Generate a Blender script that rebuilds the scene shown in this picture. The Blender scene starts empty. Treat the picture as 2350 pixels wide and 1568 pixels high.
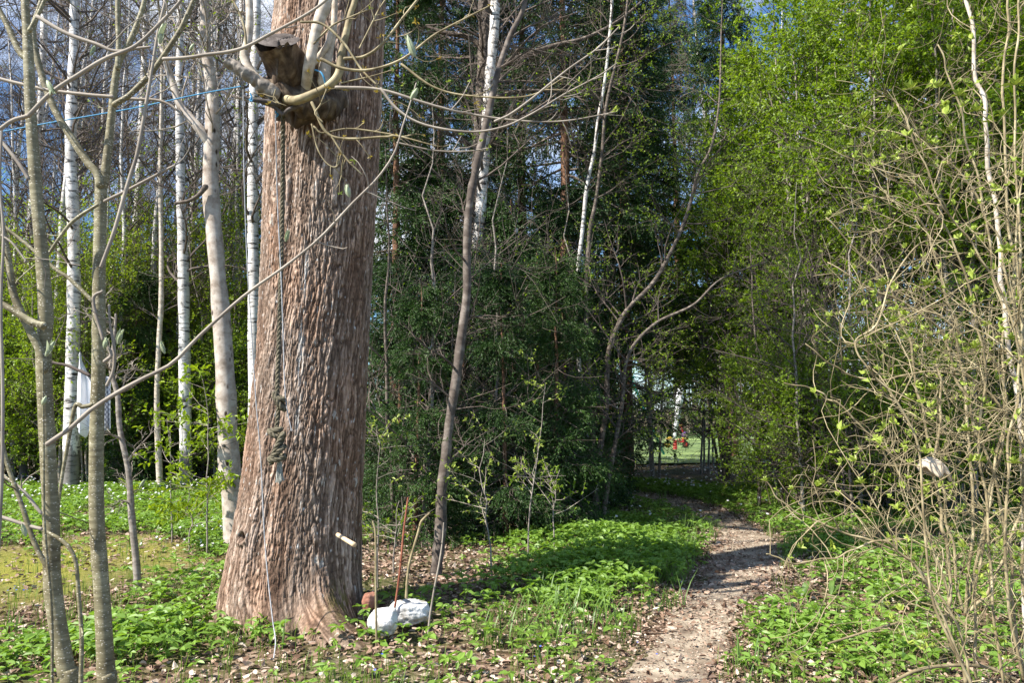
import bpy, math
import numpy as np
from mathutils import Vector
R = math.radians
C = bpy.context.scene.collection
sc = bpy.context.scene
rng = np.random.default_rng(11)

# ---------------------------------------------------------------- camera
F = 1827.0; PITCH = R(4.82); CAMZ = 1.6
cam_d = bpy.data.cameras.new('camera'); cam = bpy.data.objects.new('camera', cam_d); C.objects.link(cam)
cam_d.sensor_width = 36; cam_d.lens = 28.0; cam_d.clip_start = 0.05; cam_d.clip_end = 2000
cam.location = (0, 0, CAMZ); cam.rotation_euler = (R(90) + PITCH, 0, 0)
sc.camera = cam
# ---------------------------------------------------------------- light
SUN_EL = R(47); SAZ = math.atan2(-0.87, -0.49)
sv = Vector((math.sin(SAZ) * math.cos(SUN_EL), math.cos(SAZ) * math.cos(SUN_EL), math.sin(SUN_EL)))
sd = bpy.data.lights.new('sun', 'SUN'); sd.energy = 5.0; sd.angle = R(0.53); sd.color = (1.0, 0.95, 0.87)
so = bpy.data.objects.new('sun', sd); so.rotation_euler = (-sv).to_track_quat('-Z', 'Y').to_euler(); C.objects.link(so)
w = bpy.data.worlds.new('World'); sc.world = w; w.use_nodes = True
nt = w.node_tree; nt.nodes.clear()
sky = nt.nodes.new('ShaderNodeTexSky'); sky.sky_type = 'NISHITA'; sky.sun_disc = False
sky.sun_elevation = SUN_EL; sky.sun_rotation = SAZ; sky.air_density = 1.0; sky.dust_density = 0.2; sky.ozone_density = 2.0
tc = nt.nodes.new('ShaderNodeTexCoord'); mp = nt.nodes.new('ShaderNodeMapping'); mp.inputs['Scale'].default_value = (1.0, 1.0, 2.2)
mp.inputs['Location'].default_value = (0.15, 0.3, 0.1)
ns = nt.nodes.new('ShaderNodeTexNoise'); ns.inputs['Scale'].default_value = 2.6; ns.inputs['Detail'].default_value = 7; ns.inputs['Roughness'].default_value = 0.6
cr = nt.nodes.new('ShaderNodeValToRGB'); cr.color_ramp.elements[0].position = 0.45; cr.color_ramp.elements[1].position = 0.74
mx = nt.nodes.new('ShaderNodeMix'); mx.data_type = 'RGBA'; mx.inputs['B'].default_value = (8.5, 8.8, 9.3, 1)
bg = nt.nodes.new('ShaderNodeBackground'); bg.inputs['Strength'].default_value = 0.074
ow = nt.nodes.new('ShaderNodeOutputWorld'); L = nt.links.new
L(tc.outputs['Generated'], mp.inputs['Vector']); L(mp.outputs[0], ns.inputs['Vector']); L(ns.outputs[0], cr.inputs[0])
L(cr.outputs[0], mx.inputs['Factor']); tn = nt.nodes.new('ShaderNodeMix'); tn.data_type = 'RGBA'; tn.blend_type = 'MULTIPLY'; tn.inputs['Factor'].default_value = 1; tn.inputs['B'].default_value = (.66, .98, 1.28, 1); L(sky.outputs[0], tn.inputs['A']); L(tn.outputs['Result'], mx.inputs['A']); L(mx.outputs['Result'], bg.inputs[0]); L(bg.outputs[0], ow.inputs[0])
sc.view_settings.view_transform = 'Standard'; sc.view_settings.look = 'None'; sc.view_settings.gamma = 1; sc.view_settings.exposure = 1.25
sc.render.engine = 'CYCLES'
cy = sc.cycles; cy.max_bounces = 7; cy.diffuse_bounces = 2; cy.glossy_bounces = 2; cy.transmission_bounces = 4; cy.transparent_max_bounces = 4
cy.use_adaptive_sampling = True; cy.adaptive_threshold = 0.015
sc.render.use_persistent_data = False

# ---------------------------------------------------------------- pixel -> place helpers
cp, sp = math.cos(PITCH), math.sin(PITCH)
def at(px, py, Y):
    dx = (px - 1174.5) / F; dy = (784 - py) / F
    d = np.array([dx, cp - dy * sp, sp + dy * cp]); t = Y / d[1]
    return np.array([d[0] * t, Y, CAMZ + d[2] * t])
def gat(px, py):
    dx = (px - 1174.5) / F; dy = (784 - py) / F
    d = np.array([dx, cp - dy * sp, sp + dy * cp]); t = -CAMZ / d[2]
    return np.array([d[0] * t, d[1] * t, 0.0])
def ats(pts, Y):
    """pts [(px,py)...] or [(px,py,Y)...]"""
    return np.array([at(p[0], p[1], p[2] if len(p) > 2 else Y) for p in pts])

# ---------------------------------------------------------------- noise
_lat = rng.random((256, 256))
def vn(u, v, pu=256, pv=256, s=0):
    u = np.asarray(u, float); v = np.asarray(v, float)
    iu = np.floor(u).astype(int); iv = np.floor(v).astype(int)
    fu = u - iu; fv = v - iv; fu = fu * fu * (3 - 2 * fu); fv = fv * fv * (3 - 2 * fv)
    g = lambda a, b: _lat[((a % pu) + 31 * s) % 256, ((b % pv) + 57 * s) % 256]
    return (g(iu, iv) * (1 - fu) + g(iu + 1, iv) * fu) * (1 - fv) + (g(iu, iv + 1) * (1 - fu) + g(iu + 1, iv + 1) * fu) * fv
def gz(x, y):
    x = np.asarray(x, float); y = np.asarray(y, float)
    return 0.06 * (vn(x * 0.5 + 40, y * 0.5 + 7, s=3) - 0.5) + 0.035 * (vn(x * 1.7 + 90, y * 1.7 + 33, s=4) - 0.5)
def unit(v): return v / np.maximum(np.linalg.norm(v, axis=-1, keepdims=True), 1e-9)

# ---------------------------------------------------------------- mesh accumulator
class MB:
    def __init__(s): s.V = []; s.F = {3: [], 4: []}; s.M = {3: [], 4: []}; s.A = []; s.n = 0
    def add(s, V, Fc, mat=0, a=0.5):
        V = np.asarray(V, float).reshape(-1, 3); Fc = np.asarray(Fc, int)
        s.V.append(V); s.F[Fc.shape[1]].append(Fc + s.n); s.M[Fc.shape[1]].append(np.full(len(Fc), mat))
        s.A.append(np.broadcast_to(np.asarray(a, float), (len(V),)) if np.ndim(a) <= 1 else a.ravel()); s.n += len(V); return s
    def tubes(s, P, Rr, k=5, mat=0, cap=False):
        P = np.asarray(P, float); Rr = np.asarray(Rr, float)
        if P.ndim == 2: P = P[None]; Rr = Rr[None]
        N, K, _ = P.shape
        T = np.gradient(P, axis=1); T = unit(T)
        ref = np.where(np.abs(T[:, 0, 2:3]) > 0.8, np.array([[1., 0, 0]]), np.array([[0, 0, 1.]]))
        n = unit(np.cross(T[:, 0], ref)); fr = [n]
        for i in range(1, K):
            n = n - T[:, i] * np.sum(n * T[:, i], -1, keepdims=True); n = unit(n); fr.append(n)
        Nn = np.stack(fr, 1); B = np.cross(T, Nn)
        a = np.arange(k) / k * 2 * np.pi
        V = P[:, :, None] + Rr[:, :, None, None] * (np.cos(a)[None, None, :, None] * Nn[:, :, None] + np.sin(a)[None, None, :, None] * B[:, :, None])
        i = np.arange(K - 1)[:, None] * k; j = np.arange(k)[None]; j2 = (j + 1) % k
        q = np.stack([i + j, i + j2, i + k + j2, i + k + j], -1).reshape(-1, 4)
        q = (q[None] + (np.arange(N) * K * k)[:, None, None]).reshape(-1, 4)
        av = np.repeat(rng.random(N), K * k)
        s.add(V.reshape(-1, 3), q, mat, av)
        if cap:
            c = P[:, -1]; base = s.n - N * K * k
            s.add(c, np.stack([np.arange(N), np.arange(N), np.arange(N)], -1)[:0].reshape(0, 3), mat, 0.5)
            cb = s.n - N - 0
            f = np.array([[base + m * K * k + (K - 1) * k + jj, base + m * K * k + (K - 1) * k + (jj + 1) % k, cb + m] for m in range(N) for jj in range(k)])
            s.F[3].append(f); s.M[3].append(np.full(len(f), mat))
        return s
    def leaves(s, P, D, Nn, ln, wd, mat=0, fold=0.18, simple=True, a=None):
        """P base, D direction, Nn face normal (approx)"""
        N = len(P)
        if N == 0: return s
        ln = np.broadcast_to(np.asarray(ln, float), (N,))[:, None]; wd = np.broadcast_to(np.asarray(wd, float), (N,))[:, None]
        D = unit(D); S = unit(np.cross(D, Nn)); Z = np.cross(S, D)
        av = rng.random(N) if a is None else a
        if simple:
            V = np.stack([P, P + D * ln * .45 + S * wd * .5 + Z * ln * fold * .6, P + D * ln - Z * ln * fold * .4, P + D * ln * .45 - S * wd * .5 + Z * ln * fold * .6], 1)
            q = np.arange(N * 4).reshape(N, 4); s.add(V, q, mat, np.repeat(av, 4))
        else:
            V = np.stack([P, P + D * ln * .3 + S * wd * .46 + Z * ln * fold, P + D * ln * .68 + S * wd * .36 + Z * ln * fold * .7, P + D * ln - Z * ln * fold * .8,
                          P + D * ln * .68 - S * wd * .36 + Z * ln * fold * .7, P + D * ln * .3 - S * wd * .46 + Z * ln * fold], 1)
            b = (np.arange(N) * 6)[:, None]
            q = np.concatenate([b + np.array([[0, 1, 2, 3]]), b + np.array([[0, 3, 4, 5]])], 0)
            s.add(V, q, mat, np.repeat(av, 6))
        return s
    def grid(s, V, mat=0, a=0.5, wrap=False):
        n, m = V.shape[:2]; i = np.arange(n - 1)[:, None] * m; j = np.arange(m if wrap else m - 1)[None]; j2 = (j + 1) % m
        q = np.stack([i + j, i + j2, i + m + j2, i + m + j], -1).reshape(-1, 4)
        return s.add(V.reshape(-1, 3), q, mat, a if np.ndim(a) == 0 else np.asarray(a).ravel())
    def mesh(s, name, mats, smooth=True, origin=None):
        V = np.concatenate(s.V); 
        if origin is not None: V = V - np.asarray(origin, float)[None]
        A = np.concatenate(s.A)
        f3 = np.concatenate(s.F[3]) if s.F[3] else np.zeros((0, 3), int); f4 = np.concatenate(s.F[4]) if s.F[4] else np.zeros((0, 4), int)
        m3 = np.concatenate(s.M[3]) if s.M[3] else np.zeros(0, int); m4 = np.concatenate(s.M[4]) if s.M[4] else np.zeros(0, int)
        me = bpy.data.meshes.new(name); me.vertices.add(len(V)); me.vertices.foreach_set('co', V.astype(np.float32).ravel())
        loops = np.concatenate([f3.ravel(), f4.ravel()]); me.loops.add(len(loops)); me.loops.foreach_set('vertex_index', loops.astype(np.int32))
        st = np.concatenate([np.arange(len(f3)) * 3, len(f3) * 3 + np.arange(len(f4)) * 4])
        me.polygons.add(len(st)); me.polygons.foreach_set('loop_start', st.astype(np.int32))
        me.polygons.foreach_set('material_index', np.concatenate([m3, m4]).astype(np.int32))
        me.polygons.foreach_set('use_smooth', np.full(len(st), bool(smooth)))
        at_ = me.attributes.new('v', 'FLOAT', 'POINT'); at_.data.foreach_set('value', A.astype(np.float32))
        me.update(calc_edges=True)
        for m in (mats if isinstance(mats, (list, tuple)) else [mats]): me.materials.append(m)
        return me

# ---------------------------------------------------------------- scene-object helpers
def tag(o, label=None, cat=None, group=None, kind=None):
    if label: o['label'] = label
    if cat: o['category'] = cat
    if group: o['group'] = group
    if kind: o['kind'] = kind
    return o
def thing(name, label, cat, loc=(0, 0, 0), group=None):
    o = bpy.data.objects.new(name, None); C.objects.link(o); o.location = tuple(float(x) for x in loc); o.empty_display_size = 0.1
    return tag(o, label, cat, group)
def part(name, mb, mats, parent=None, smooth=True, origin='p'):
    if origin == 'p': origin = wloc(parent) if parent is not None else None
    me = mb.mesh(name, mats, smooth, origin)
    o = bpy.data.objects.new(name, me); C.objects.link(o)
    if parent is not None: o.parent = parent
    return o
def wloc(o):
    l = Vector((0, 0, 0))
    while o is not None: l += o.location; o = o.parent
    return np.array(l)
def solo(name, mb, mats, label=None, cat=None, group=None, kind=None, loc=(0, 0, 0), smooth=True):
    me = mb.mesh(name, mats, smooth, loc); o = bpy.data.objects.new(name, me); C.objects.link(o); o.location = tuple(float(x) for x in loc)
    return tag(o, label, cat, group, kind)
def dup(root, loc, rz=0, s=1.0, label=None, group=None, sz=None):
    r = root.copy(); C.objects.link(r); r.location = tuple(float(x) for x in loc); r.rotation_euler = (0, 0, rz); r.scale = (s, s, sz or s)
    if label: r['label'] = label
    if group: r['group'] = group
    for ch in list(root.children):
        c = ch.copy(); C.objects.link(c); c.parent = r
        for g in ch.children: d = g.copy(); C.objects.link(d); d.parent = c
    return r

# ---------------------------------------------------------------- materials
def mat(name):
    m = bpy.data.materials.new(name); m.use_nodes = True; n = m.node_tree.nodes; b = n['Principled BSDF']; o = n['Material Output']
    return m, n, m.node_tree.links.new, b, o
def ramp(n, stops):
    r = n.new('ShaderNodeValToRGB'); e = r.color_ramp.elements
    while len(e) < len(stops): e.new(0.5)
    for el, (p, c) in zip(e, stops): el.position = p; el.color = (*c, 1)
    return r
def noise(n, l, scale=(1, 1, 1), sc_=5, det=5, rough=.55, coord='Object', dist=0):
    t = n.new('ShaderNodeTexCoord'); m = n.new('ShaderNodeMapping'); m.inputs['Scale'].default_value = scale
    x = n.new('ShaderNodeTexNoise'); x.inputs['Scale'].default_value = sc_; x.inputs['Detail'].default_value = det; x.inputs['Roughness'].default_value = rough; x.inputs['Distortion'].default_value = dist
    l(t.outputs[coord], m.inputs[0]); l(m.outputs[0], x.inputs['Vector']); return x
def voro(n, l, scale=(1, 1, 1), sc_=5, feature='F1', coord='Object'):
    t = n.new('ShaderNodeTexCoord'); m = n.new('ShaderNodeMapping'); m.inputs['Scale'].default_value = scale
    x = n.new('ShaderNodeTexVoronoi'); x.inputs['Scale'].default_value = sc_; x.feature = feature
    l(t.outputs[coord], m.inputs[0]); l(m.outputs[0], x.inputs['Vector']); return x
def mixc(n, l, fac, a, b, mode='MIX'):
    x = n.new('ShaderNodeMix'); x.data_type = 'RGBA'; x.blend_type = mode
    for k, v in (('Factor', fac), ('A', a), ('B', b)):
        if hasattr(v, 'is_linked') or hasattr(v, 'links'): l(v, x.inputs[k])
        else: x.inputs[k].default_value = v if k == 'Factor' else (*v, 1)
    return x.outputs['Result']
def bump(n, l, b, h, strength=.4, dist=.01):
    x = n.new('ShaderNodeBump'); x.inputs['Strength'].default_value = strength; x.inputs['Distance'].default_value = dist; l(h, x.inputs['Height']); l(x.outputs[0], b.inputs['Normal'])
def simple(name, stops, scale=(1, 1, 1), ns_=8, rough=.8, bs=.3, bd=.01, det=5):
    m, n, l, b, o = mat(name); x = noise(n, l, scale, ns_, det); r = ramp(n, stops); l(x.outputs[0], r.inputs[0]); l(r.outputs[0], b.inputs['Base Color'])
    b.inputs['Roughness'].default_value = rough; b.inputs['Specular IOR Level'].default_value = .25
    if bs: bump(n, l, b, x.outputs[0], bs, bd)
    return m
def leafmat(name, dark, light, tr, spec=.35, trmix=.4, rough=.45):
    m, n, l, b, o = mat(name)
    a = n.new('ShaderNodeAttribute'); a.attribute_name = 'v'; oi = n.new('ShaderNodeObjectInfo')
    mt = n.new('ShaderNodeMath'); mt.operation = 'MULTIPLY_ADD'; mt.inputs[1].default_value = .65; l(a.outputs['Fac'], mt.inputs[0])
    m2 = n.new('ShaderNodeMath'); m2.operation = 'MULTIPLY'; m2.inputs[1].default_value = .35; l(oi.outputs['Random'], m2.inputs[0]); l(m2.outputs[0], mt.inputs[2])
    c = mixc(n, l, mt.outputs[0], dark, light); l(c, b.inputs['Base Color']); b.inputs['Roughness'].default_value = rough; b.inputs['Specular IOR Level'].default_value = spec
    t = n.new('ShaderNodeBsdfTranslucent'); c2 = mixc(n, l, mt.outputs[0], tuple(x * .6 for x in tr), tr); l(c2, t.inputs[0])
    s = n.new('ShaderNodeMixShader'); s.inputs[0].default_value = trmix; l(b.outputs[0], s.inputs[1]); l(t.outputs[0], s.inputs[2]); l(s.outputs[0], o.inputs[0])
    return m
M = {}
def bark_old():
    m, n, l, b, o = mat('old_bark')
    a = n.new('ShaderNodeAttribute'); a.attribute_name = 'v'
    r = ramp(n, [(.0, (.08, .056, .042)), (.25, (.145, .105, .08)), (.55, (.27, .205, .16)), (1, (.50, .41, .345))]); l(a.outputs['Fac'], r.inputs[0])  # furrows darker than ridges: bark's own tone plus some painted shade
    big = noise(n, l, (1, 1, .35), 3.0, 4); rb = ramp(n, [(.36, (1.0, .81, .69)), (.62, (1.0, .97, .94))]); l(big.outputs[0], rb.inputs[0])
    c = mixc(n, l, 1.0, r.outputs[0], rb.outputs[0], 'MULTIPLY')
    fine = noise(n, l, (1, 1, .3), 60, 5); rf = ramp(n, [(.35, (.7, .7, .7)), (.65, (1.2, 1.2, 1.2))]); l(fine.outputs[0], rf.inputs[0])
    c = mixc(n, l, 1.0, c, rf.outputs[0], 'MULTIPLY')
    li = noise(n, l, (1, 1, .45), 16, 4, .6); rl = ramp(n, [(.63, (0, 0, 0)), (.68, (1, 1, 1))]); l(li.outputs[0], rl.inputs[0])
    li2 = noise(n, l, (1, 1, .2), 2.6, 3); rl2 = ramp(n, [(.42, (0, 0, 0)), (.6, (1, 1, 1))]); l(li2.outputs[0], rl2.inputs[0])
    f = n.new('ShaderNodeMath'); f.operation = 'MULTIPLY'; l(rl.outputs[0], f.inputs[0]); l(rl2.outputs[0], f.inputs[1])
    f2 = n.new('ShaderNodeMath'); f2.operation = 'MULTIPLY'; f2.inputs[1].default_value = .8; l(f.outputs[0], f2.inputs[0])
    c = mixc(n, l, f2.outputs[0], c, (.55, .53, .48)); al = n.new('ShaderNodeAttribute'); al.attribute_name = 'lichen'; c = mixc(n, l, al.outputs['Fac'], c, (.72, .71, .67)); am = n.new('ShaderNodeAttribute'); am.attribute_name = 'moss'; c = mixc(n, l, am.outputs['Fac'], c, (.13, .12, .03))
    l(c, b.inputs['Base Color']); b.inputs['Roughness'].default_value = .9; b.inputs['Specular IOR Level'].default_value = .15
    x2 = noise(n, l, (1, 1, .25), 45, 8, .65); bump(n, l, b, x2.outputs[0], 1.0, .02); return m
M['old'] = bark_old()
def birch_bark(name, white, dark, amt):
    m, n, l, b, o = mat(name)
    x = noise(n, l, (1, 1, 4.2), 4.5, 7, .7, dist=.6); r = ramp(n, [(amt - .01, dark), (amt + .05, tuple(.75 * v for v in white)), (amt + .12, white)]); l(x.outputs[0], r.inputs[0])
    g = noise(n, l, (1, 1, 1), 2.5, 4); rg = ramp(n, [(.4, (.72, .69, .66)), (.6, (1.05, 1.04, 1.02))]); l(g.outputs[0], rg.inputs[0])
    c = mixc(n, l, 1.0, r.outputs[0], rg.outputs[0], 'MULTIPLY')
    # rough black bark near the foot
    t = n.new('ShaderNodeTexCoord'); sx = n.new('ShaderNodeSeparateXYZ'); l(t.outputs['Object'], sx.inputs[0])
    h = noise(n, l, (1, 1, .6), 9, 5); ad = n.new('ShaderNodeMath'); ad.operation = 'MULTIPLY_ADD'; ad.inputs[1].default_value = -1.6; l(h.outputs[0], ad.inputs[0]); l(sx.outputs[2], ad.inputs[2])
    rf = ramp(n, [(0, (1, 1, 1)), (.08, (0, 0, 0))]); l(ad.outputs[0], rf.inputs[0]); ff = n.new('ShaderNodeMath'); ff.operation = 'MULTIPLY'; ff.inputs[1].default_value = .75; l(rf.outputs[0], ff.inputs[0])
    c = mixc(n, l, ff.outputs[0], c, tuple(d * 2 for d in dark))
    l(c, b.inputs['Base Color']); b.inputs['Roughness'].default_value = .7; b.inputs['Specular IOR Level'].default_value = .3
    bump(n, l, b, x.outputs[0], .4, .01); return m
M['birch'] = birch_bark('birch_bark', (.74, .71, .68), (.04, .035, .03), .40)
M['greybirch'] = birch_bark('grey_birch_bark', (.42, .40, .36), (.05, .04, .035), .42)
def alder_bark():
    m, n, l, b, o = mat('alder_bark')
    x = noise(n, l, (1, 1, 1.2), 9, 7, .65); r = ramp(n, [(.3, (.20, .155, .12)), (.5, (.40, .34, .285)), (.7, (.56, .51, .45))]); l(x.outputs[0], r.inputs[0])
    v = voro(n, l, (1, 1, .55), 9); rv = ramp(n, [(.10, (.12, .09, .07)), (.2, (1, 1, 1))]); l(v.outputs['Distance'], rv.inputs[0])
    c = mixc(n, l, 1.0, r.outputs[0], rv.outputs[0], 'MULTIPLY'); l(c, b.inputs['Base Color']); b.inputs['Roughness'].default_value = .8; b.inputs['Specular IOR Level'].default_value = .2
    bump(n, l, b, x.outputs[0], .4, .01); return m
M['alder'] = alder_bark()
def rowan_bark():
    m, n, l, b, o = mat('smooth_bark')
    x = noise(n, l, (1, 1, 5), 14, 6, .6); r = ramp(n, [(.3, (.10, .085, .05)), (.52, (.185, .165, .10)), (.72, (.30, .275, .19))]); l(x.outputs[0], r.inputs[0])
    g = noise(n, l, (1, 1, .5), 5, 3); rg = ramp(n, [(.4, (.85, .8, .72)), (.62, (1.25, 1.25, 1.2))]); l(g.outputs[0], rg.inputs[0])
    c = mixc(n, l, 1.0, r.outputs[0], rg.outputs[0], 'MULTIPLY')
    v = voro(n, l, (1, 1, 2.3), 65); rv = ramp(n, [(.16, (1, 1, 1)), (.24, (0, 0, 0))]); l(v.outputs['Distance'], rv.inputs[0])
    c = mixc(n, l, rv.outputs[0], c, (.62, .56, .45))
    l(c, b.inputs['Base Color']); b.inputs['Roughness'].default_value = .6; b.inputs['Specular IOR Level'].default_value = .3; bump(n, l, b, x.outputs[0], .35, .004); return m
M['rowan'] = rowan_bark()
M['spruce'] = simple('spruce_bark', [(.3, (.05, .028, .018)), (.5, (.16, .085, .05)), (.7, (.28, .16, .10))], (1, 1, .4), 22, .9, .8, .02)
M['dark'] = simple('dark_bark', [(.3, (.045, .035, .028)), (.5, (.12, .095, .075)), (.7, (.24, .2, .165))], (1, 1, 1.5), 18, .85, .5, .01)
M['grey'] = simple('grey_bark', [(.3, (.12, .10, .08)), (.5, (.24, .205, .17)), (.7, (.38, .34, .29))], (1, 1, 2), 14, .8, .3, .006)
M['pale'] = simple('pale_bark', [(.3, (.30, .25, .19)), (.5, (.48, .41, .33)), (.7, (.62, .56, .48))], (1, 1, 1.5), 14, .75, .4, .006)
M['brownbark'] = simple('smooth_brown_bark', [(.3, (.06, .045, .037)), (.5, (.115, .092, .076)), (.7, (.24, .205, .175))], (1, 1, 1.3), 10, .75, .3, .006)
M['tan'] = simple('tan_twig', [(.3, (.11, .085, .045)), (.5, (.25, .20, .11)), (.7, (.45, .38, .23))], (1, 1, 1), 9, .65, .2, .002)
M['twig'] = simple('grey_twig', [(.3, (.06, .046, .038)), (.6, (.14, .11, .09))], (1, 1, 1), 5, .8, 0)
M['ltwig'] = simple('light_twig', [(.3, (.16, .13, .105)), (.6, (.36, .31, .25))], (1, 1, 1), 5, .75, 0)
M['wood'] = simple('weathered_wood', [(.3, (.035, .028, .025)), (.5, (.085, .07, .062)), (.7, (.16, .14, .13))], (1, 1, 1), 14, .9, .7, .01)
M['brownwood'] = simple('brown_wood', [(.3, (.03, .02, .014)), (.5, (.085, .058, .038)), (.7, (.19, .145, .10))], (1, 1, .5), 16, .9, .8, .02)  # brown wood, darkened to put the shade under the stub into its colour
M['freshwood'] = simple('fresh_cut_wood', [(.3, (.45, .3, .17)), (.7, (.72, .55, .36))], (1, 1, 1), 20, .7, .1)
M['redstick'] = simple('red_stem', [(.3, (.16, .05, .03)), (.7, (.32, .12, .07))], (1, 1, 1), 20, .5, .1)
M['rope'] = simple('old_rope', [(.3, (.05, .043, .028)), (.5, (.11, .095, .062)), (.7, (.19, .165, .115))], (1, 1, 1), 60, .9, .5, .003)
M['ropegrey'] = simple('frayed_rope', [(.3, (.22, .23, .2)), (.7, (.5, .5, .45))], (1, 1, 1), 60, .9, .3, .003)
M['cord'] = simple('pale_cord', [(.3, (.25, .26, .27)), (.7, (.45, .45, .46))], (1, 1, 1), 60, .7, .3, .001)
M['blue'] = simple('blue_cord', [(.3, (.05, .20, .38)), (.7, (.09, .34, .56))], (1, 1, 1), 60, .5, .2, .001)
M['stone'] = simple('white_stone', [(.32, (.30, .27, .23)), (.46, (.56, .54, .51)), (.6, (.72, .71, .70))], (1, 1, 1), 13, .85, 1.0, .02)
M['redstone'] = simple('red_stone', [(.3, (.16, .065, .04)), (.7, (.38, .19, .13))], (1, 1, 1), 12, .85, .5, .01)
def cloth(name, stripes):
    m, n, l, b, o = mat(name)
    if stripes:
        t = n.new('ShaderNodeTexCoord'); ch = n.new('ShaderNodeTexChecker'); ch.inputs['Scale'].default_value = 22; l(t.outputs['Object'], ch.inputs['Vector'])
        ch.inputs['Color1'].default_value = (.75, .75, .78, 1); ch.inputs['Color2'].default_value = (.3, .3, .36, 1); l(ch.outputs[0], b.inputs['Base Color'])
    else:
        x = noise(n, l, (1, 1, .15), 9, 3); r = ramp(n, [(.3, (.72, .71, .76)), (.6, (.84, .84, .86))]); l(x.outputs[0], r.inputs[0]); l(r.outputs[0], b.inputs['Base Color'])
    b.inputs['Roughness'].default_value = .9
    return m
M['cloth'] = cloth('white_cloth_weave', 0); M['check'] = cloth('checked_cloth_weave', 1)
def paint(name, c, r=.4):
    m, n, l, b, o = mat(name); x = noise(n, l, (1, 1, 1), 12, 3); rr = ramp(n, [(.3, tuple(v * .8 for v in c)), (.7, c)]); l(x.outputs[0], rr.inputs[0]); l(rr.outputs[0], b.inputs['Base Color']); b.inputs['Roughness'].default_value = r; return m
M['pred'] = paint('red_paint', (.6, .05, .05)); M['pyel'] = paint('yellow_paint', (.75, .5, .06)); M['ppur'] = paint('purple_paint', (.18, .07, .3)); M['pteal'] = paint('teal_paint', (.03, .4, .32))
M['pblack'] = paint('black_rubber', (.03, .03, .03), .7); M['ppink'] = paint('faded_pink_paint', (.75, .4, .4)); M['pwhite'] = paint('white_canvas', (.8, .8, .82), .8); M['plank'] = paint('bare_plank', (.55, .42, .25), .8)
M['leaf_cherry'] = leafmat('bird_cherry_leaf', (.06, .12, .006), (.25, .36, .022), (.36, .54, .012))
M['leaf_yel'] = leafmat('young_yellow_green_leaf', (.14, .23, .008), (.29, .40, .02), (.42, .56, .01))
M['leaf_bud'] = leafmat('opening_leaf', (.24, .32, .045), (.42, .50, .10), (.4, .5, .05), trmix=.35)
M['bud'] = leafmat('silky_bud', (.3, .36, .2), (.5, .54, .36), (.3, .36, .18), trmix=.25)
M['budbrown'] = leafmat('bronze_opening_leaf', (.28, .15, .03), (.42, .36, .06), (.4, .3, .04))
M['needle'] = leafmat('spruce_needles', (.010, .034, .008), (.055, .115, .016), (.04, .11, .01), trmix=.15, rough=.5)
M['elder'] = leafmat('ground_elder_leaf', (.10, .20, .02), (.25, .39, .07), (.3, .5, .03), spec=.4)
M['grass'] = leafmat('grass_blade', (.08, .15, .02), (.21, .30, .06), (.25, .4, .03), spec=.4)
M['broad'] = leafmat('broad_blade', (.07, .14, .025), (.18, .29, .06), (.2, .36, .04), spec=.5)
M['petal'] = leafmat('white_petal', (.75, .75, .75), (.85, .85, .85), (.7, .7, .7))
M['petalblue'] = leafmat('blue_petal', (.08, .14, .6), (.14, .22, .75), (.1, .2, .7))
M['dryleaf'] = leafmat('pale_dry_leaf', (.55, .44, .31), (.66, .54, .40), (.5, .38, .22), trmix=.2, rough=.8)
def littermat():
    m, n, l, b, o = mat('dead_leaf')
    a = n.new('ShaderNodeAttribute'); a.attribute_name = 'v'
    r = ramp(n, [(0, (.055, .03, .018)), (.3, (.16, .095, .06)), (.6, (.34, .235, .17)), (.85, (.50, .405, .32)), (1, (.62, .53, .43))]); l(a.outputs['Fac'], r.inputs[0])
    x = noise(n, l, (1, 1, 1), 60, 3); rr = ramp(n, [(.3, (.75, .75, .75)), (.7, (1.15, 1.15, 1.15))]); l(x.outputs[0], rr.inputs[0])
    l(mixc(n, l, 1.0, r.outputs[0], rr.outputs[0], 'MULTIPLY'), b.inputs['Base Color']); b.inputs['Roughness'].default_value = .7; b.inputs['Specular IOR Level'].default_value = .25; return m
M['litter'] = littermat()
def groundmat():
    m, n, l, b, o = mat('forest_floor')
    x = voro(n, l, (1, 1, 1), 26); y = noise(n, l, (1, 1, 1), 20, 8, .7); z = noise(n, l, (1, 1, 1), 1.1, 4)
    s = n.new('ShaderNodeSeparateColor'); l(x.outputs['Color'], s.inputs[0])
    r = ramp(n, [(0, (.045, .028, .018)), (.4, (.13, .085, .055)), (.75, (.24, .17, .12)), (1, (.40, .31, .24))]); l(s.outputs[0], r.inputs[0])
    ry = ramp(n, [(.3, (.5, .5, .5)), (.7, (1.25, 1.2, 1.15))]); l(y.outputs[0], ry.inputs[0]); c = mixc(n, l, 1.0, r.outputs[0], ry.outputs[0], 'MULTIPLY')
    rz = ramp(n, [(.42, (0, 0, 0)), (.55, (1, 1, 1))]); l(z.outputs[0], rz.inputs[0])
    g = mixc(n, l, y.outputs[0], (.03, .05, .012), (.10, .13, .035)); f = n.new('ShaderNodeMath'); f.operation = 'MULTIPLY'; f.inputs[1].default_value = .55; l(rz.outputs[0], f.inputs[0])
    c = mixc(n, l, f.outputs[0], c, g)
    a = n.new('ShaderNodeAttribute'); a.attribute_name = 'v'   # 1 where yellow moss grows
    mo = mixc(n, l, y.outputs[0], (.10, .12, .02), (.34, .30, .06)); c = mixc(n, l, a.outputs['Fac'], c, mo)
    l(c, b.inputs['Base Color']); b.inputs['Roughness'].default_value = .95; b.inputs['Specular IOR Level'].default_value = .1; bump(n, l, b, y.outputs[0], .8, .03); return m
M['ground'] = groundmat()
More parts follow.
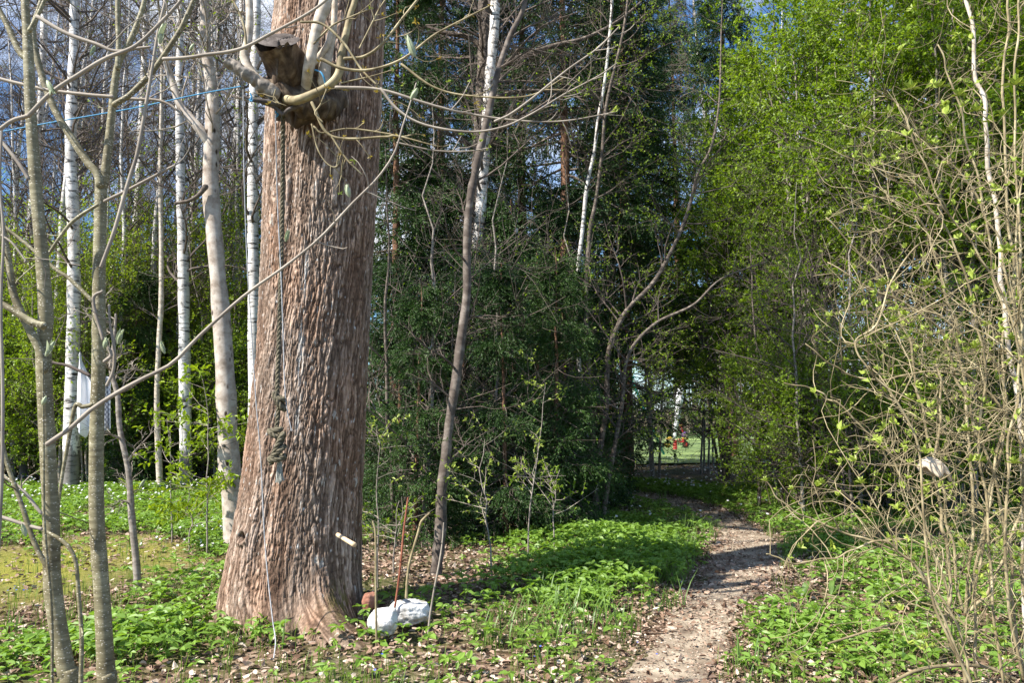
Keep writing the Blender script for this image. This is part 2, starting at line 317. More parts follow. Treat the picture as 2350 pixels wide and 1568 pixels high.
M['path'] = simple('trodden_path', [(.3, (.075, .05, .035)), (.42, (.20, .155, .11)), (.55, (.30, .245, .18)), (.72, (.45, .385, .29))], (1, 1, 1), 4.5, .95, .7, .02, 12)
M['lawn'] = simple('lawn_grass', [(.3, (.10, .17, .05)), (.7, (.26, .33, .12))], (1, 1, 1), 9, .9, .6, .03)

# ================================================================ GROUND
PATH = [(0.62, 3.6, .30), (0.80, 4.4, .30), (1.08, 5.3, .27), (1.44, 6.2, .25), (1.93, 7.3, .28), (2.48, 8.6, .37), (2.85, 9.6, .34), (3.0, 10.6, .22), (3.0, 12.4, .2), (2.5, 14.2, .55), (1.9, 15.0, .6), (0.9, 16.5, .5)]
def path_d(x, y):
    """signed distance to the path edge (negative on the path)"""
    x = np.asarray(x, float); y = np.asarray(y, float); best = np.full(x.shape, 9e9)
    for (x0, y0, w0), (x1, y1, w1) in zip(PATH[:-1], PATH[1:]):
        dx, dy = x1 - x0, y1 - y0; t = np.clip(((x - x0) * dx + (y - y0) * dy) / (dx * dx + dy * dy), 0, 1)
        best = np.minimum(best, np.hypot(x - x0 - t * dx, y - y0 - t * dy) - (w0 + t * (w1 - w0)))
    return best + 0.22 * (vn(x * 2.3, y * 2.3, s=2) - .5)
def moss_m(x, y):
    g = gat(60, 1300); d = np.hypot((x - g[0]) / 1.5, (y - g[1]) / 1.9) + .6 * (vn(np.asarray(x) * 2, np.asarray(y) * 2, s=6) - .5)
    return np.clip(1.35 - d, 0, 1)
ys = np.concatenate([np.linspace(-12, 2.5, 20), np.linspace(2.6, 20, 330), np.linspace(20.3, 60, 60), [80, 120, 200, 400, 800]])
xs = np.concatenate([[-800, -300, -120, -60], np.linspace(-40, -9.2, 40), np.linspace(-9, 9, 300), np.linspace(9.2, 40, 40), [60, 120, 300, 800]])
X, Y = np.meshgrid(xs, ys); 
g = MB(); g.grid(np.stack([X, Y, gz(X, Y)], -1), 0, moss_m(X, Y)); solo('ground', g, M['ground'], kind='structure')
# the path, a sheet a few mm over the ground with a ragged edge
cx = np.array(PATH); tt = np.linspace(0, len(PATH) - 1, 260); pc = np.stack([np.interp(tt, np.arange(len(PATH)), cx[:, i]) for i in range(3)], -1)
ker = np.ones(21) / 21; 
for i in range(3): e = np.pad(pc[:, i], 10, 'edge'); pc[:, i] = np.convolve(e, ker, 'valid')
tg = unit(np.gradient(pc[:, :2], axis=0)); nr = np.stack([-tg[:, 1], tg[:, 0]], -1)
wl = pc[:, 2] + .16 * (vn(tt * 2.6, tt * 0 + 3, s=1) - .5) + .05 * (vn(tt * 11, tt * 0 + 3, s=1) - .5); wr = pc[:, 2] + .16 * (vn(tt * 2.6, tt * 0 + 9, s=5) - .5) + .05 * (vn(tt * 11, tt * 0 + 9, s=1) - .5)
u = np.linspace(-1, 1, 24)[None, :]; off = np.where(u < 0, u * wr[:, None], u * wl[:, None])
PX = pc[:, None, 0] + nr[:, None, 0] * off; PY = pc[:, None, 1] + nr[:, None, 1] * off
PZ = gz(PX, PY) + .014 + .006 * (vn(PX * 9, PY * 9, s=7) - .5) - .012 * (np.abs(u) ** 6)
p_ = MB(); p_.grid(np.stack([PX, PY, PZ], -1)); solo('path', p_, M['path'], kind='structure')
lx, ly = np.meshgrid(np.linspace(-2, 17, 60), np.linspace(23, 52, 60)); lm = MB(); lm.grid(np.stack([lx, ly, gz(lx, ly) + .05], -1)); solo('lawn', lm, M['lawn'], kind='structure')

def scatter(n, x0, x1, y0, y1, dens=None):
    """points in the camera's wedge, denser near"""
    y = rng.uniform(y0, y1, n); x = rng.uniform(x0, x1, n)
    k = np.abs(x) < y * .70 + .6
    if dens is not None: k &= rng.random(n) < dens(x, y)
    return x[k], y[k]
TRX, TRY = at(700, 1300, 6.38)[0], 6.38
def notree(x, y): return np.hypot(x - TRX, y - TRY) > .55
def clump(x, y, cx_, cy_, rx, ry): return np.clip(1.5 - np.hypot((x - cx_) / rx, (y - cy_) / ry), 0, 1)
# dead leaves
def dl(x, y):
    d = path_d(x, y); return np.where(d < 0, .18 + .7 * np.exp(np.minimum(d, 0) / .1), 1.0) * np.where(moss_m(x, y) > .3, .25, 1) * notree(x, y) * np.clip(1.35 - y / 16, .2, 1) * np.clip(vn(x * .9, y * .9, s=9) * 1.7, .25, 1)
x, y = scatter(150000, -9, 9, 3.2, 15, dl); n = len(x)
a = rng.uniform(0, 2 * np.pi, n); D = np.stack([np.cos(a), np.sin(a), rng.normal(0, .22, n)], -1); N_ = unit(np.stack([rng.normal(0, .38, n), rng.normal(0, .38, n), np.ones(n)], -1))
sz = rng.uniform(.025, .07, n); lit = MB()
dpath = path_d(x, y); v = np.clip(rng.beta(1.8, 2.0, n) * np.where(dpath < 0, .85, 1) + .22 * np.clip(clump(x, y, *gat(560, 1560)[:2], .5, .3) + clump(x, y, *gat(1000, 1560)[:2], .9, .3), 0, 1), 0, 1)
lit.leaves(np.stack([x, y, gz(x, y) + rng.uniform(.008, .04, n)], -1), D, N_, sz, sz * rng.uniform(.35, .8, n), 0, rng.uniform(-.28, .3, n)[:, None], False, v)
solo('leaf_litter', lit, M['litter'], 'dry brown and beige dead leaves littering the forest floor and path', 'dead leaves', kind='stuff', smooth=False)
x, y = scatter(130000, -1, 5, 3.2, 16, lambda x, y: (path_d(x, y) < .25) * 1.0); n = len(x); a = rng.uniform(0, 6.28, n); bits = MB(); sz = rng.uniform(.008, .028, n)
bits.leaves(np.stack([x, y, gz(x, y) + rng.uniform(.012, .03, n)], -1), np.stack([np.cos(a), np.sin(a), rng.normal(0, .25, n)], -1), np.stack([rng.normal(0, .4, n), rng.normal(0, .4, n), np.ones(n)], -1), sz, sz * rng.uniform(.3, .8, n), 0, .15, True, np.clip(rng.beta(2.0, 1.7, n), 0, 1))
solo('leaf_fragments', bits, M['litter'], 'crumbled dead leaf and twig fragments scattered over the trodden path', 'dead leaves', kind='stuff', smooth=False)
# ground elder and other low leafy plants
def de(x, y):
    base = np.clip((vn(x * .8 + 5, y * .8, s=11) - .46) * 2.2, 0, .45) * np.where(y > 6.5, 1, .3)
    g1 = gat(330, 1480); g2 = gat(1300, 1330); g3 = gat(1000, 1430); g4 = gat(60, 1500); g5 = gat(480, 1230); g6 = gat(1450, 1250); g7 = gat(1900, 1480); g8 = gat(1230, 1500)
    k = base
    for gg, rx, ry, s in ((g1, .62, .42, 1), (g2, .65, 1.1, 1), (g3, .2, .3, .4), (g4, .45, .45, .8), (g5, .8, 2.2, .6), (g6, .75, 2.0, 1), (g7, .8, .8, .6), (g8, .4, .4, .25)): k = np.maximum(k, s * clump(x, y, gg[0], gg[1], rx, ry))
    right = np.clip((x - 2.0) / 1.0, 0, 1) * np.clip(y - 5, 0, 1) * .38; k = np.maximum(k, right * (vn(x * 1.6, y * 1.6, s=12) > .35))
    left = np.clip((-x - 1.7) / .8, 0, 1) * np.clip(y - 8, 0, 1) * .5; k = np.maximum(k, left * (vn(x * 1.3, y * 1.3, s=13) > .38))
    far = np.clip((y - 12) / 2, 0, 1) * .5; k = np.maximum(k, far)
    litter = clump(x, y, *gat(560, 1540)[:2], .5, .35); k = k * (1 - litter)
    sh = clump(x, y, *gat(1010, 1310)[:2], .8, 1.5); k = k * (1 - .85 * sh)
    return k * np.clip(path_d(x, y) * 4, 0, 1) * notree(x, y) * np.where(moss_m(x, y) > .35, .06, 1)
x, y = scatter(120000, -11, 11, 3.4, 17, de); n = len(x); hh = rng.uniform(.05, .17, n) * (0.5 + .6 * vn(x * 1.1, y * 1.1, s=14) + .5 * clump(x, y, *gat(400, 1470)[:2], .6, .5) + 1.0 * clump(x, y, *gat(1380, 1290)[:2], .8, 1.8))
el = MB(); K_ = 5
lean = rng.normal(0, .03, (n, 2)); base = np.stack([x, y, gz(x, y)], -1); top = base + np.stack([lean[:, 0], lean[:, 1], hh], -1)
el.tubes(np.stack([base, (base + top) / 2 + rng.normal(0, .006, (n, 3)), top], 1), np.tile([.0018, .0015, .001], (n, 1)), 3)
for j in range(K_):
    a = rng.uniform(0, 2 * np.pi, n) if j == 0 else a0 + j * 2 * np.pi / K_ + rng.normal(0, .3, n)
    if j == 0: a0 = a
    D = np.stack([np.cos(a), np.sin(a), rng.normal(-.05, .3, n)], -1); ln = rng.uniform(.04, .085, n) * (0.7 + .3 * (hh > .1))
    N_ = np.stack([rng.normal(0, .35, n), rng.normal(0, .35, n), np.ones(n)], -1); el.leaves(top + D * .004, D, N_, ln, ln * rng.uniform(.5, .68, n), 0, .1, False)
solo('ground_elder', el, M['elder'], 'fresh green ground elder carpeting the forest floor beside the path', 'ground cover', kind='stuff', smooth=False)
# grass
def dg(x, y):
    k = np.clip((vn(x * 1.1 + 20, y * 1.1, s=15) - .3) * 1.8, 0, 1) * np.clip((y - 3.6), .25, 1)
    k = k * np.where(np.hypot(x - gat(1010, 1310)[0], y - gat(1010, 1310)[1]) < 1.0, .15, 1)
    k = np.maximum(k, .9 * np.clip(1 - np.abs(path_d(x, y) - .12) / .2, 0, 1) * (vn(x * 2, y * 2, s=16) > .4))
    return k * np.clip(path_d(x, y) * 8, 0, 1) * notree(x, y)
def blades(mb, x, y, lo, hi, wd, droop=.4, m=0):
    n = len(x); a = rng.uniform(0, 2 * np.pi, n); L_ = rng.uniform(lo, hi, n); t = np.linspace(0, 1, 4)[None, :]
    out = (rng.uniform(.15, .9, n) * L_ * droop)[:, None] * t ** 1.8; z = L_[:, None] * (t - .25 * rng.uniform(0, 1, n)[:, None] * t ** 3)
    b = np.stack([x[:, None] + np.cos(a)[:, None] * out, y[:, None] + np.sin(a)[:, None] * out, gz(x, y)[:, None] + z], -1)
    s = np.stack([-np.sin(a), np.cos(a), np.zeros(n)], -1)[:, None]; wv = (wd * rng.uniform(.6, 1.2, n))[:, None, None] * np.array([.7, 1, .8, .08])[None, :, None]
    V = np.stack([b + s * wv / 2, b - s * wv / 2], 2)   # n,4,2,3
    i = np.arange(3)[:, None] * 2; q = np.stack([i, i + 1, i + 3, i + 2], -1).reshape(-1, 4); q = (q[None] + (np.arange(n) * 8)[:, None, None]).reshape(-1, 4)
    mb.add(V, q, m, np.repeat(rng.random(n), 8))
gr = MB(); x, y = scatter(9000, -9, 9, 3.5, 16, dg)
for rep in range(7): blades(gr, x + rng.normal(0, .03, len(x)), y + rng.normal(0, .03, len(x)), .06, .2, .005 + .0)
x, y = scatter(14000, -5.5, -1.2, 5, 12, lambda x, y: moss_m(x, y) * .6 * (vn(x * 3, y * 3, s=8) > .4))
blades(gr, x, y, .02, .07, .004)
solo('grass', gr, M['grass'], 'thin green grass tufts growing along the path edges and mossy clearing', 'grass', kind='stuff', smooth=False)
# broad strap leaves (bulbs) near the path
bl = MB()
for (px, py, nb, lo, hi, wd) in ((1100, 1330, 5, .12, .22, .012), (1240, 1200, 12, .15, .32, .014), (1400, 1250, 10, .15, .3, .013), (1180, 1250, 9, .12, .26, .013), (1290, 1480, 7, .12, .22, .014), (1430, 1450, 6, .1, .2, .014),
        (1230, 1530, 9, .1, .2, .015), (650, 1470, 4, .14, .26, .014), (690, 1440, 3, .2, .34, .014), (1700, 1520, 10, .14, .24, .014), (1850, 1440, 12, .15, .25, .015), (1520, 1150, 14, .15, .28, .012), (1380, 1200, 16, .15, .3, .012),
        (1640, 1160, 12, .15, .25, .012), (1800, 1180, 12, .15, .25, .012), (170, 1120, 22, .2, .32, .014), (390, 1240, 14, .12, .24, .013), (430, 1180, 12, .12, .24, .013), (300, 1270, 14, .12, .2, .013), (20, 1440, 10, .12, .22, .013), (1480, 1330, 12, .1, .2, .01), (1530, 1290, 14, .1, .22, .01), (1180, 1420, 6, .1, .2, .012)):
    p = gat(px, py); x = p[0] + rng.normal(0, .07, nb); y = p[1] + rng.normal(0, .1, nb); blades(bl, x, y, lo, hi, wd, .5)
x, y = scatter(9000, -.2, 3.2, 5.4, 11.5, lambda x, y: (path_d(x, y) > .03) * (path_d(x, y) < 1.1) * (x < np.interp(y, [3.6, 6.2, 8.6, 11], [.6, 1.4, 2.5, 3.0])) * (vn(x * 2.2, y * 2.2, s=19) > .46) * .6); blades(bl, x, y, .10, .32, .010, 1.3)
x, y = scatter(2500, .8, 6, 4.2, 12, lambda x, y: (path_d(x, y) > .05) * (path_d(x, y) < 2) * (vn(x * 2.5, y * 2.5, s=23) > .6)); blades(bl, x, y, .1, .24, .009, .8)
x, y = scatter(2500, -6, -1.5, 6.5, 12, lambda x, y: (moss_m(x, y) < .3) * (vn(x * 2, y * 2, s=24) > .58)); blades(bl, x, y, .1, .24, .009, .8)
solo('strap_leaves', bl, M['broad'], 'bright strap shaped bulb leaves poking through the ground cover', 'bulb leaves', kind='stuff', smooth=False)
# tulip-like broad leaves right of the path: a plant of its own
def broad_plant(px, py, nl, ln, wd, label):
    p = gat(px, py); p[2] = gz(p[0], p[1]); t = thing('tulip_plant', label, 'plant', p); mb = MB()
    for k in range(nl):
        a = k * 2.4 + rng.uniform(0, .8); u_ = np.linspace(0, 1, 9); el_ = rng.uniform(.5, 1.2)
        c = np.stack([np.cos(a) * u_ * ln * math.cos(el_), np.sin(a) * u_ * ln * math.cos(el_), u_ * ln * math.sin(el_) - .35 * ln * u_ ** 2.6], -1) + p
        s = np.array([-math.sin(a), math.cos(a), 0]); ww = wd * np.sin(np.pi * np.clip(u_ * .93 + .07, 0, 1)) ** .7
        v_ = np.linspace(-1, 1, 5); V = c[:, None] + s * (ww[:, None] * v_[None])[..., None] * .5 + np.array([0, 0, 1.]) * (np.abs(v_)[None] * ww[:, None] * .22)[..., None]
        mb.grid(V, 0, rng.random())
    part('foliage', mb, M['broad'], t); return t
broad_plant(1840, 1375, 5, .26, .06, 'tulip plant with wide grey green leaves lying nearest the right edge of the path')
broad_plant(1905, 1365, 4, .24, .05, 'tulip plant with pale upright leaves behind the low one right of the path')
# white anemones and blue squill
an = MB()
def flowers(mb, x, y, h, r, npet, m):
    n = len(x); c = np.stack([x, y, gz(x, y) + h], -1); a0 = rng.uniform(0, 6.28, n); tilt = np.stack([rng.normal(-.1, .5, n), rng.normal(-.4, .4, n), np.ones(n)], -1); tilt = unit(tilt)
    e1 = unit(np.cross(tilt, np.array([[0, 1., .2]]))); e2 = np.cross(tilt, e1)
    for j in range(npet):
        a = a0 + j * 2 * np.pi / npet; D = np.cos(a)[:, None] * e1 + np.sin(a)[:, None] * e2; mb.leaves(c, D + tilt * .25, tilt, r, r * .75, m, .05)
def da(x, y): return np.clip((y - 10.5) / 3, 0, 1) * (vn(x * .8, y * .5, s=17) > .35) * np.clip(path_d(x, y) * 4, 0, 1)
x, y = scatter(3800, -11, 9, 10.5, 24, da); flowers(an, x, y, rng.uniform(.14, .24, len(x)), .024, 6, 0)
x, y = scatter(60, -1.2, -.1, 8.5, 11); x2 = np.concatenate([x * 0 + x - 2.8, x]); y2 = np.concatenate([y, y]); k = notree(x2, y2); flowers(an, x2[k][:60], y2[k][:60], .15, .018, 6, 0)
solo('wood_anemones', an, M['petal'], 'small white wood anemones flowering over the shaded forest floor', 'flowers', kind='stuff', smooth=False)
sq = MB()
for (px, py, nn) in ((1275, 1360, 5), (1350, 1370, 6), (1320, 1375, 4), (30, 1390, 8), (1230, 1560, 2), (1480, 1545, 2), (1770, 1455, 3), (860, 1590, 2)):
    p = gat(px, py); flowers(sq, p[0] + rng.normal(0, .05, nn), p[1] + rng.normal(0, .08, nn), rng.uniform(.10, .16, nn), .009, 6, 0)
solo('blue_squill', sq, M['petalblue'], 'tiny blue squill flowers among the leaves beside the path', 'flowers', kind='stuff', smooth=False)

# ================================================================ growing things
def interp_curve(P, t):
    """P [N,K,3], t [N] in 0..1"""
    K = P.shape[1]; f = t * (K - 1); i = np.minimum(f.astype(int), K - 2); f = (f - i)[:, None]; r = np.arange(len(P))
    return P[r, i] * (1 - f) + P[r, i + 1] * f, unit(P[r, i + 1] - P[r, i])
def grow(P, Rr, n, t0, t1, ang, ln, K=5, up=0.0, wig=.15, rs=.6, rmax=9, tip=.25, lnt=None, flat=0, spread=None):
    """n children per parent curve. lnt(t) scales length by position."""
    N = len(P); idx = np.repeat(np.arange(N), n); t = rng.uniform(t0, t1, N * n)
    if spread is not None: t = (np.tile(np.linspace(t0, t1, n), N) + rng.normal(0, (t1 - t0) / n * .4, N * n)).clip(0, 1)
    b, T = interp_curve(P[idx], t); K0 = P.shape[1]; f = t * (K0 - 1); i = np.minimum(f.astype(int), K0 - 2); fr = f - i
    r0 = np.minimum((Rr[idx, i] * (1 - fr) + Rr[idx, i + 1] * fr) * rs, rmax)
    rv = rng.normal(0, 1, (N * n, 3)); 
    if flat: rv[:, 2] *= (1 - flat)
    rv = unit(rv - T * np.sum(rv * T, -1, keepdims=True)); a = np.radians(rng.uniform(ang[0], ang[1], N * n))[:, None]
    d = unit(T * np.cos(a) + rv * np.sin(a)); l = rng.uniform(ln[0], ln[1], N * n)
    if lnt is not None: l = l * lnt(t)
    st = (l / (K - 1))[:, None]; out = [b]; p = b; w1 = rng.normal(0, 1, (N * n, 3))
    for k in range(K - 1):
        p = p + d * st; out.append(p); w1 = .5 * w1 + rng.normal(0, 1, (N * n, 3)); d = unit(d + w1 * wig + np.array([0, 0, up]))
    CP = np.stack(out, 1); CR = r0[:, None] * np.linspace(1, tip, K)[None]
    return CP, CR
def put_leaves(mb, P, per, ln, wr, mat_, t0=.2, t1=1, tuft=1, up=.6, simple_=True, droop=0):
    n = len(P) * per; idx = np.repeat(np.arange(len(P)), per); t = rng.uniform(t0, t1, n); b, T = interp_curve(P[idx], t)
    for k in range(tuft):
        D = unit(T * .5 + rng.normal(0, .75, (n, 3)) + np.array([0, 0, -droop])); N_ = rng.normal(0, .6, (n, 3)) + np.array([0, 0, up]); l = rng.uniform(ln[0], ln[1], n)
        mb.leaves(b, D, N_, l, l * wr, mat_, .15, simple_)

def trunk_curve(H, bend, K=14, lean=(0, 0), seed=None):
    t = np.linspace(0, 1, K); o = np.cumsum(rng.normal(0, bend, (K, 2)), 0) * .5; o = o - o[0]
    return np.stack([lean[0] * t * H + o[:, 0] * t, lean[1] * t * H + o[:, 1] * t, t * H], -1)

def protobirch(H, r, leaf, dens=1.0, crown0=.35):
    t = trunk_curve(H, .12, 16, rng.normal(0, .02, 2)); R0 = np.interp(np.linspace(0, 1, 16), [0, .05, 1], [r * 1.25, r, r * .12])
    T = MB(); T.tubes(t, R0, 10); Cn = MB()
    b1, r1 = grow(t[None], R0[None], int(46 * dens), crown0, .98, (30, 62), (1.2, 2.8), 7, .06, .12, .45, .035, .2, lambda q: 1.25 - q * .8)
    Cn.tubes(b1, r1, 4); b2, r2 = grow(b1, r1, 8, .15, 1, (25, 60), (.5, 1.2), 5, -.02, .18, .55, .01, .3); Cn.tubes(b2, np.maximum(r2, .0025), 3)
    b3, r3 = grow(b2, r2, 4, .1, 1, (20, 60), (.25, .75), 4, -.10, .2, .6, .005, .5); Cn.tubes(b3, np.maximum(r3, .0013), 3)
    dead, dr = grow(t[None], R0[None], 14, .1, crown0, (60, 100), (.3, 1.3), 5, .0, .2, .3, .012, .3); Cn.tubes(dead, dr, 3)
    if leaf: put_leaves(Cn, b3, leaf, (.018, .034), .7, 1, .2, 1)
    return T, Cn
def protocherry(H, stems, lean, dens, leafs, ls, cmat=0, top=True, low=.15):
    T = MB(); Cn = MB(); P = []; RR = []
    for i in range(stems):
        a = rng.uniform(0, 6.28); le = rng.uniform(*lean); hh = H * rng.uniform(.7, 1); c = trunk_curve(hh, .13, 14, (math.cos(a) * le, math.sin(a) * le)); c[:, :2] += rng.normal(0, .12, 2) * (stems > 1)
        r = H * .0065 * rng.uniform(.7, 1.2); rr = np.linspace(r, r * .15, 14); P.append(c); RR.append(rr)
    P = np.stack(P); RR = np.stack(RR); T.tubes(P, RR, 7)
    b1, r1 = grow(P, RR, int((26 if leafs else 14) * dens), low, 1, (35, 80), (.9, 2.7) if H > 8 else (.7, 2.0), 7, .03, .15, .6, .02, .25, lambda q: 1.15 - .35 * q)
    b2, r2 = grow(b1, r1, 6, .15, 1, (25, 65), (.3, .9), 5, .04, .18, .6, .008, .3)
    b3, r3 = grow(b2, r2, 7 if leafs > 1 else 2, .15, 1, (25, 65), (.12, .45), 4, .04, .2, .6, .004, .4)
    Cn.tubes(b1, r1, 4); Cn.tubes(b2, np.maximum(r2, .0025), 3); Cn.tubes(b3, np.maximum(r3, .0016), 3)
    if leafs: put_leaves(Cn, b3, leafs, ls, .52, 1, .1, 1, 1, .7)
    return T, Cn
def protospruce(H, r, wide, dens=1.0, low=.06, drp=.12):
    t = trunk_curve(H, .04, 14); R0 = np.linspace(r, r * .1, 14); T = MB(); T.tubes(t, R0, 10); Cn = MB()
    nb = int(H * 12 * dens)
    b1, r1 = grow(t[None], R0[None], nb, low, .985, (78, 105), (wide * .75, wide), 9, .0, .05, .35, .03, .2, lambda q: np.clip(1.06 - q, .08, 1) ** .8)
    u_ = np.linspace(0, 1, 9)[None, :]; L_ = np.linalg.norm(b1[:, -1] - b1[:, 0], axis=-1)[:, None]
    b1[:, :, 2] += L_ * (-drp * 2.2 * u_ ** 1.3 + drp * 1.4 * u_ ** 3)
    Cn.tubes(b1, r1, 4)
    b2, r2 = grow(b1, r1, 21, .08, 1, (40, 75), (.3, .8), 5, -.24, .06, .5, .007, .4, lambda q: 1.25 - .7 * q, flat=.75); Cn.tubes(b2, np.maximum(r2, .002), 3)
    b3, r3 = grow(b2, r2, 6, .05, 1, (20, 50), (.1, .26), 3, -.4, .08, .5, .003, .5, flat=.6)
    for (b, per, l0, l1) in ((b2, 14, .04, .07), (b3, 9, .035, .065)):
        n = len(b) * per; idx = np.repeat(np.arange(len(b)), per); tq = rng.uniform(0, 1, n); p, Tn = interp_curve(b[idx], tq)
        D = unit(Tn * 1.0 + rng.normal(0, .34, (n, 3))); Cn.leaves(p, D, rng.normal(0, 1, (n, 3)), rng.uniform(l0, l1, n), .019, 1, .05)
    return T, Cn
def make(name, TC, bark, crownm, label='', cat='tree'):
    t = thing(name, label, cat, (0, 0, 0)); part('trunk', TC[0], bark, t); part('crown', TC[1], crownm, t, smooth=False); return t
protos = {}
tw = M['twig']
protos['birch'] = [make('birch_tree', protobirch(17, .10, 0, 1.0), M['birch'], [tw, M['leaf_yel']]), make('birch_tree', protobirch(18, .13, 1, 1.1, .42), M['birch'], [tw, M['leaf_yel']]),
                   make('birch_tree', protobirch(15, .07, 1, .9, .3), M['birch'], [tw, M['leaf_yel']])]
protos['bare'] = [make('bare_tree', protobirch(16, .08, 0, 1.2, .25), M['grey'], [tw, M['leaf_yel']]), make('bare_tree', protobirch(14, .06, 0, 1.2, .2), M['greybirch'], [M['ltwig'], M['leaf_yel']])]
protos['yel'] = [make('young_leafy_tree', protocherry(7.0, 4, (.03, .14), .6, 3, (.05, .09)), M['grey'], [tw, M['leaf_yel']]), make('young_leafy_tree', protocherry(6.0, 5, (.03, .18), .5, 3, (.05, .09)), M['grey'], [tw, M['leaf_yel']])]
protos['cherry'] = [make('bird_cherry_tree', protocherry(9.5, 6, (.02, .14), .62, 6, (.06, .105), low=.34), M['dark'], [tw, M['leaf_cherry']]), make('bird_cherry_tree', protocherry(8.5, 7, (.03, .2), .5, 6, (.06, .105), low=.34), M['dark'], [tw, M['leaf_cherry']]),
                    make('bird_cherry_tree', protocherry(10.5, 5, (.02, .1), .7, 6, (.06, .105), low=.36), M['grey'], [tw, M['leaf_cherry']])]
protos['bush'] = [make('leafy_bush', protocherry(3.2, 7, (.1, .4), .75, 7, (.045, .08), low=.05), M['dark'], [tw, M['leaf_cherry']], cat='bush'), make('leafy_bush', protocherry(2.4, 7, (.15, .5), .7, 6, (.045, .075), low=.05), M['dark'], [tw, M['leaf_yel']], cat='bush')]
protos['spruce'] = [make('spruce_tree', protospruce(15, .16, 3.0, .9, .06, .17), M['spruce'], [M['dark'], M['needle']]), make('spruce_tree', protospruce(12, .13, 2.6, .95, .06, .17), M['spruce'], [M['dark'], M['needle']])]
protos['barespruce'] = [make('spruce_tree', protospruce(15, .17, 2.6, low=.2), M['spruce'], [M['dark'], M['needle']])]
protos['smallspruce'] = [make('young_spruce', protospruce(6.2, .07, 1.5, .85, .05, .2), M['spruce'], [M['dark'], M['needle']])]
protos['sapling'] = [make('bare_sapling', protocherry(4.5, 1, (.0, .12), .7, 0, (.03, .05), low=.2), M['dark'], [M['twig'], M['leaf_cherry']]), make('bare_sapling', protocherry(3.6, 2, (.03, .2), .7, 1, (.03, .05), low=.12), M['dark'], [M['twig'], M['leaf_cherry']]),
                     make('bare_sapling', protocherry(5.5, 1, (.0, .15), .8, 1, (.03, .05), low=.15), M['grey'], [M['twig'], M['leaf_cherry']])]
used = set()
def place(kind, i, px, Y, s, label, group, rz=None, sz=None):
    pr = protos[kind][i % len(protos[kind])]; X_ = (px - 1174.5) / F * Y * (cp)   # ground point under that column
    loc = (X_, Y, float(gz(X_, Y)) - .02); rz = rng.uniform(0, 6.28) if rz is None else rz
    if pr.name in used: return dup(pr, loc, rz, s, label, group, sz)
    used.add(pr.name); pr.location = loc; pr.rotation_euler = (0, 0, rz); pr.scale = (s, s, sz or s); pr['label'] = label; pr['group'] = group; return pr

# -- the wood at the back
G = 'slender white birches crowded in the wood left of the thick trunk'
for px in np.linspace(-90, 640, 19): 
    Y_ = rng.uniform(20, 34); place('birch', rng.integers(3), px + rng.normal(0, 14), Y_, rng.uniform(.9, 1.2), 'slender white birch with bare twigs in the crowded wood left of the thick trunk', G)
for px in np.linspace(-120, 660, 11): place('bare', rng.integers(2), px + rng.normal(0, 16), rng.uniform(22, 44), rng.uniform(.9, 1.3), 'thin grey leafless tree among the birches left of the thick trunk', 'thin leafless trees in the left wood')
for px in np.linspace(880, 1230, 6): place('bare', rng.integers(2), px + rng.normal(0, 16), rng.uniform(26, 44), rng.uniform(1.0, 1.4), 'thin grey leafless tree far behind the dark spruces', 'thin leafless trees behind the spruces')
for px in np.linspace(1700, 2500, 12): place('birch', rng.integers(3), px + rng.normal(0, 16), rng.uniform(24, 36), rng.uniform(1.0, 1.3), 'pale birch glimpsed far behind the bird cherry thicket on the right', 'pale birches behind the right thicket')
for px in np.linspace(-80, 640, 20): place('yel', rng.integers(2), px + rng.normal(0, 10), rng.uniform(16.5, 22), rng.uniform(.8, 1.05), 'young tree in yellow green leaf filling the gap behind the left birches', 'young yellow green trees behind the left birches')
for px in np.linspace(-60, 600, 9): place('bush', 0, px + rng.normal(0, 10), rng.uniform(17.2, 19), rng.uniform(.9, 1.2), 'low green bush behind the white flowers under the left birches', 'low green bushes under the left birches')
for i, px in enumerate((30, 120, 215, 250, 345, 395, 465, 555)): place('birch', i, px + rng.normal(0, 8), rng.uniform(16.5, 19), rng.uniform(.55, .7), 'slim young birch with clean white stem just behind the white flowers', 'slim young birches behind the white flowers')
G = 'bird cherries forming the green thicket right of the path'
for px, Y_, s in ((1735, 24, 1.0), (1490, 18.5, .68), (1665, 16.5, .64), (1800, 23, 1.0), (1815, 17, 1.0), (1870, 15, 1.0), (2010, 13.5, .95), (2120, 15.5, 1.1), (2200, 12.5, .95), (2320, 14, 1.1), (2440, 12, 1.05), (1820, 21, 1.2), (2260, 19, 1.25), (2420, 18, 1.25)):
    place('cherry', rng.integers(3), px, Y_, s, 'tall bird cherry in fresh green leaf in the thicket right of the path', G)
for px in (1850, 2010, 2240, 2360): place('bush', 0, px + rng.normal(0, 12), rng.uniform(11.5, 14.5), rng.uniform(.7, 1.0), 'low leafy bush at the foot of the right hand thicket', 'low leafy bushes at the foot of the right thicket')
for px in (1590, 1700, 1780, 1850): place('cherry', rng.integers(3), px, rng.uniform(44, 52), 1.0, 'leafy tree standing beyond the sunlit playground lawn', 'leafy trees beyond the playground lawn')
for px in np.linspace(1250, 1900, 9): place('yel', rng.integers(2), px, rng.uniform(50, 60), 1.3, 'distant yellow green tree behind the playground lawn', 'distant yellow green trees behind the lawn')
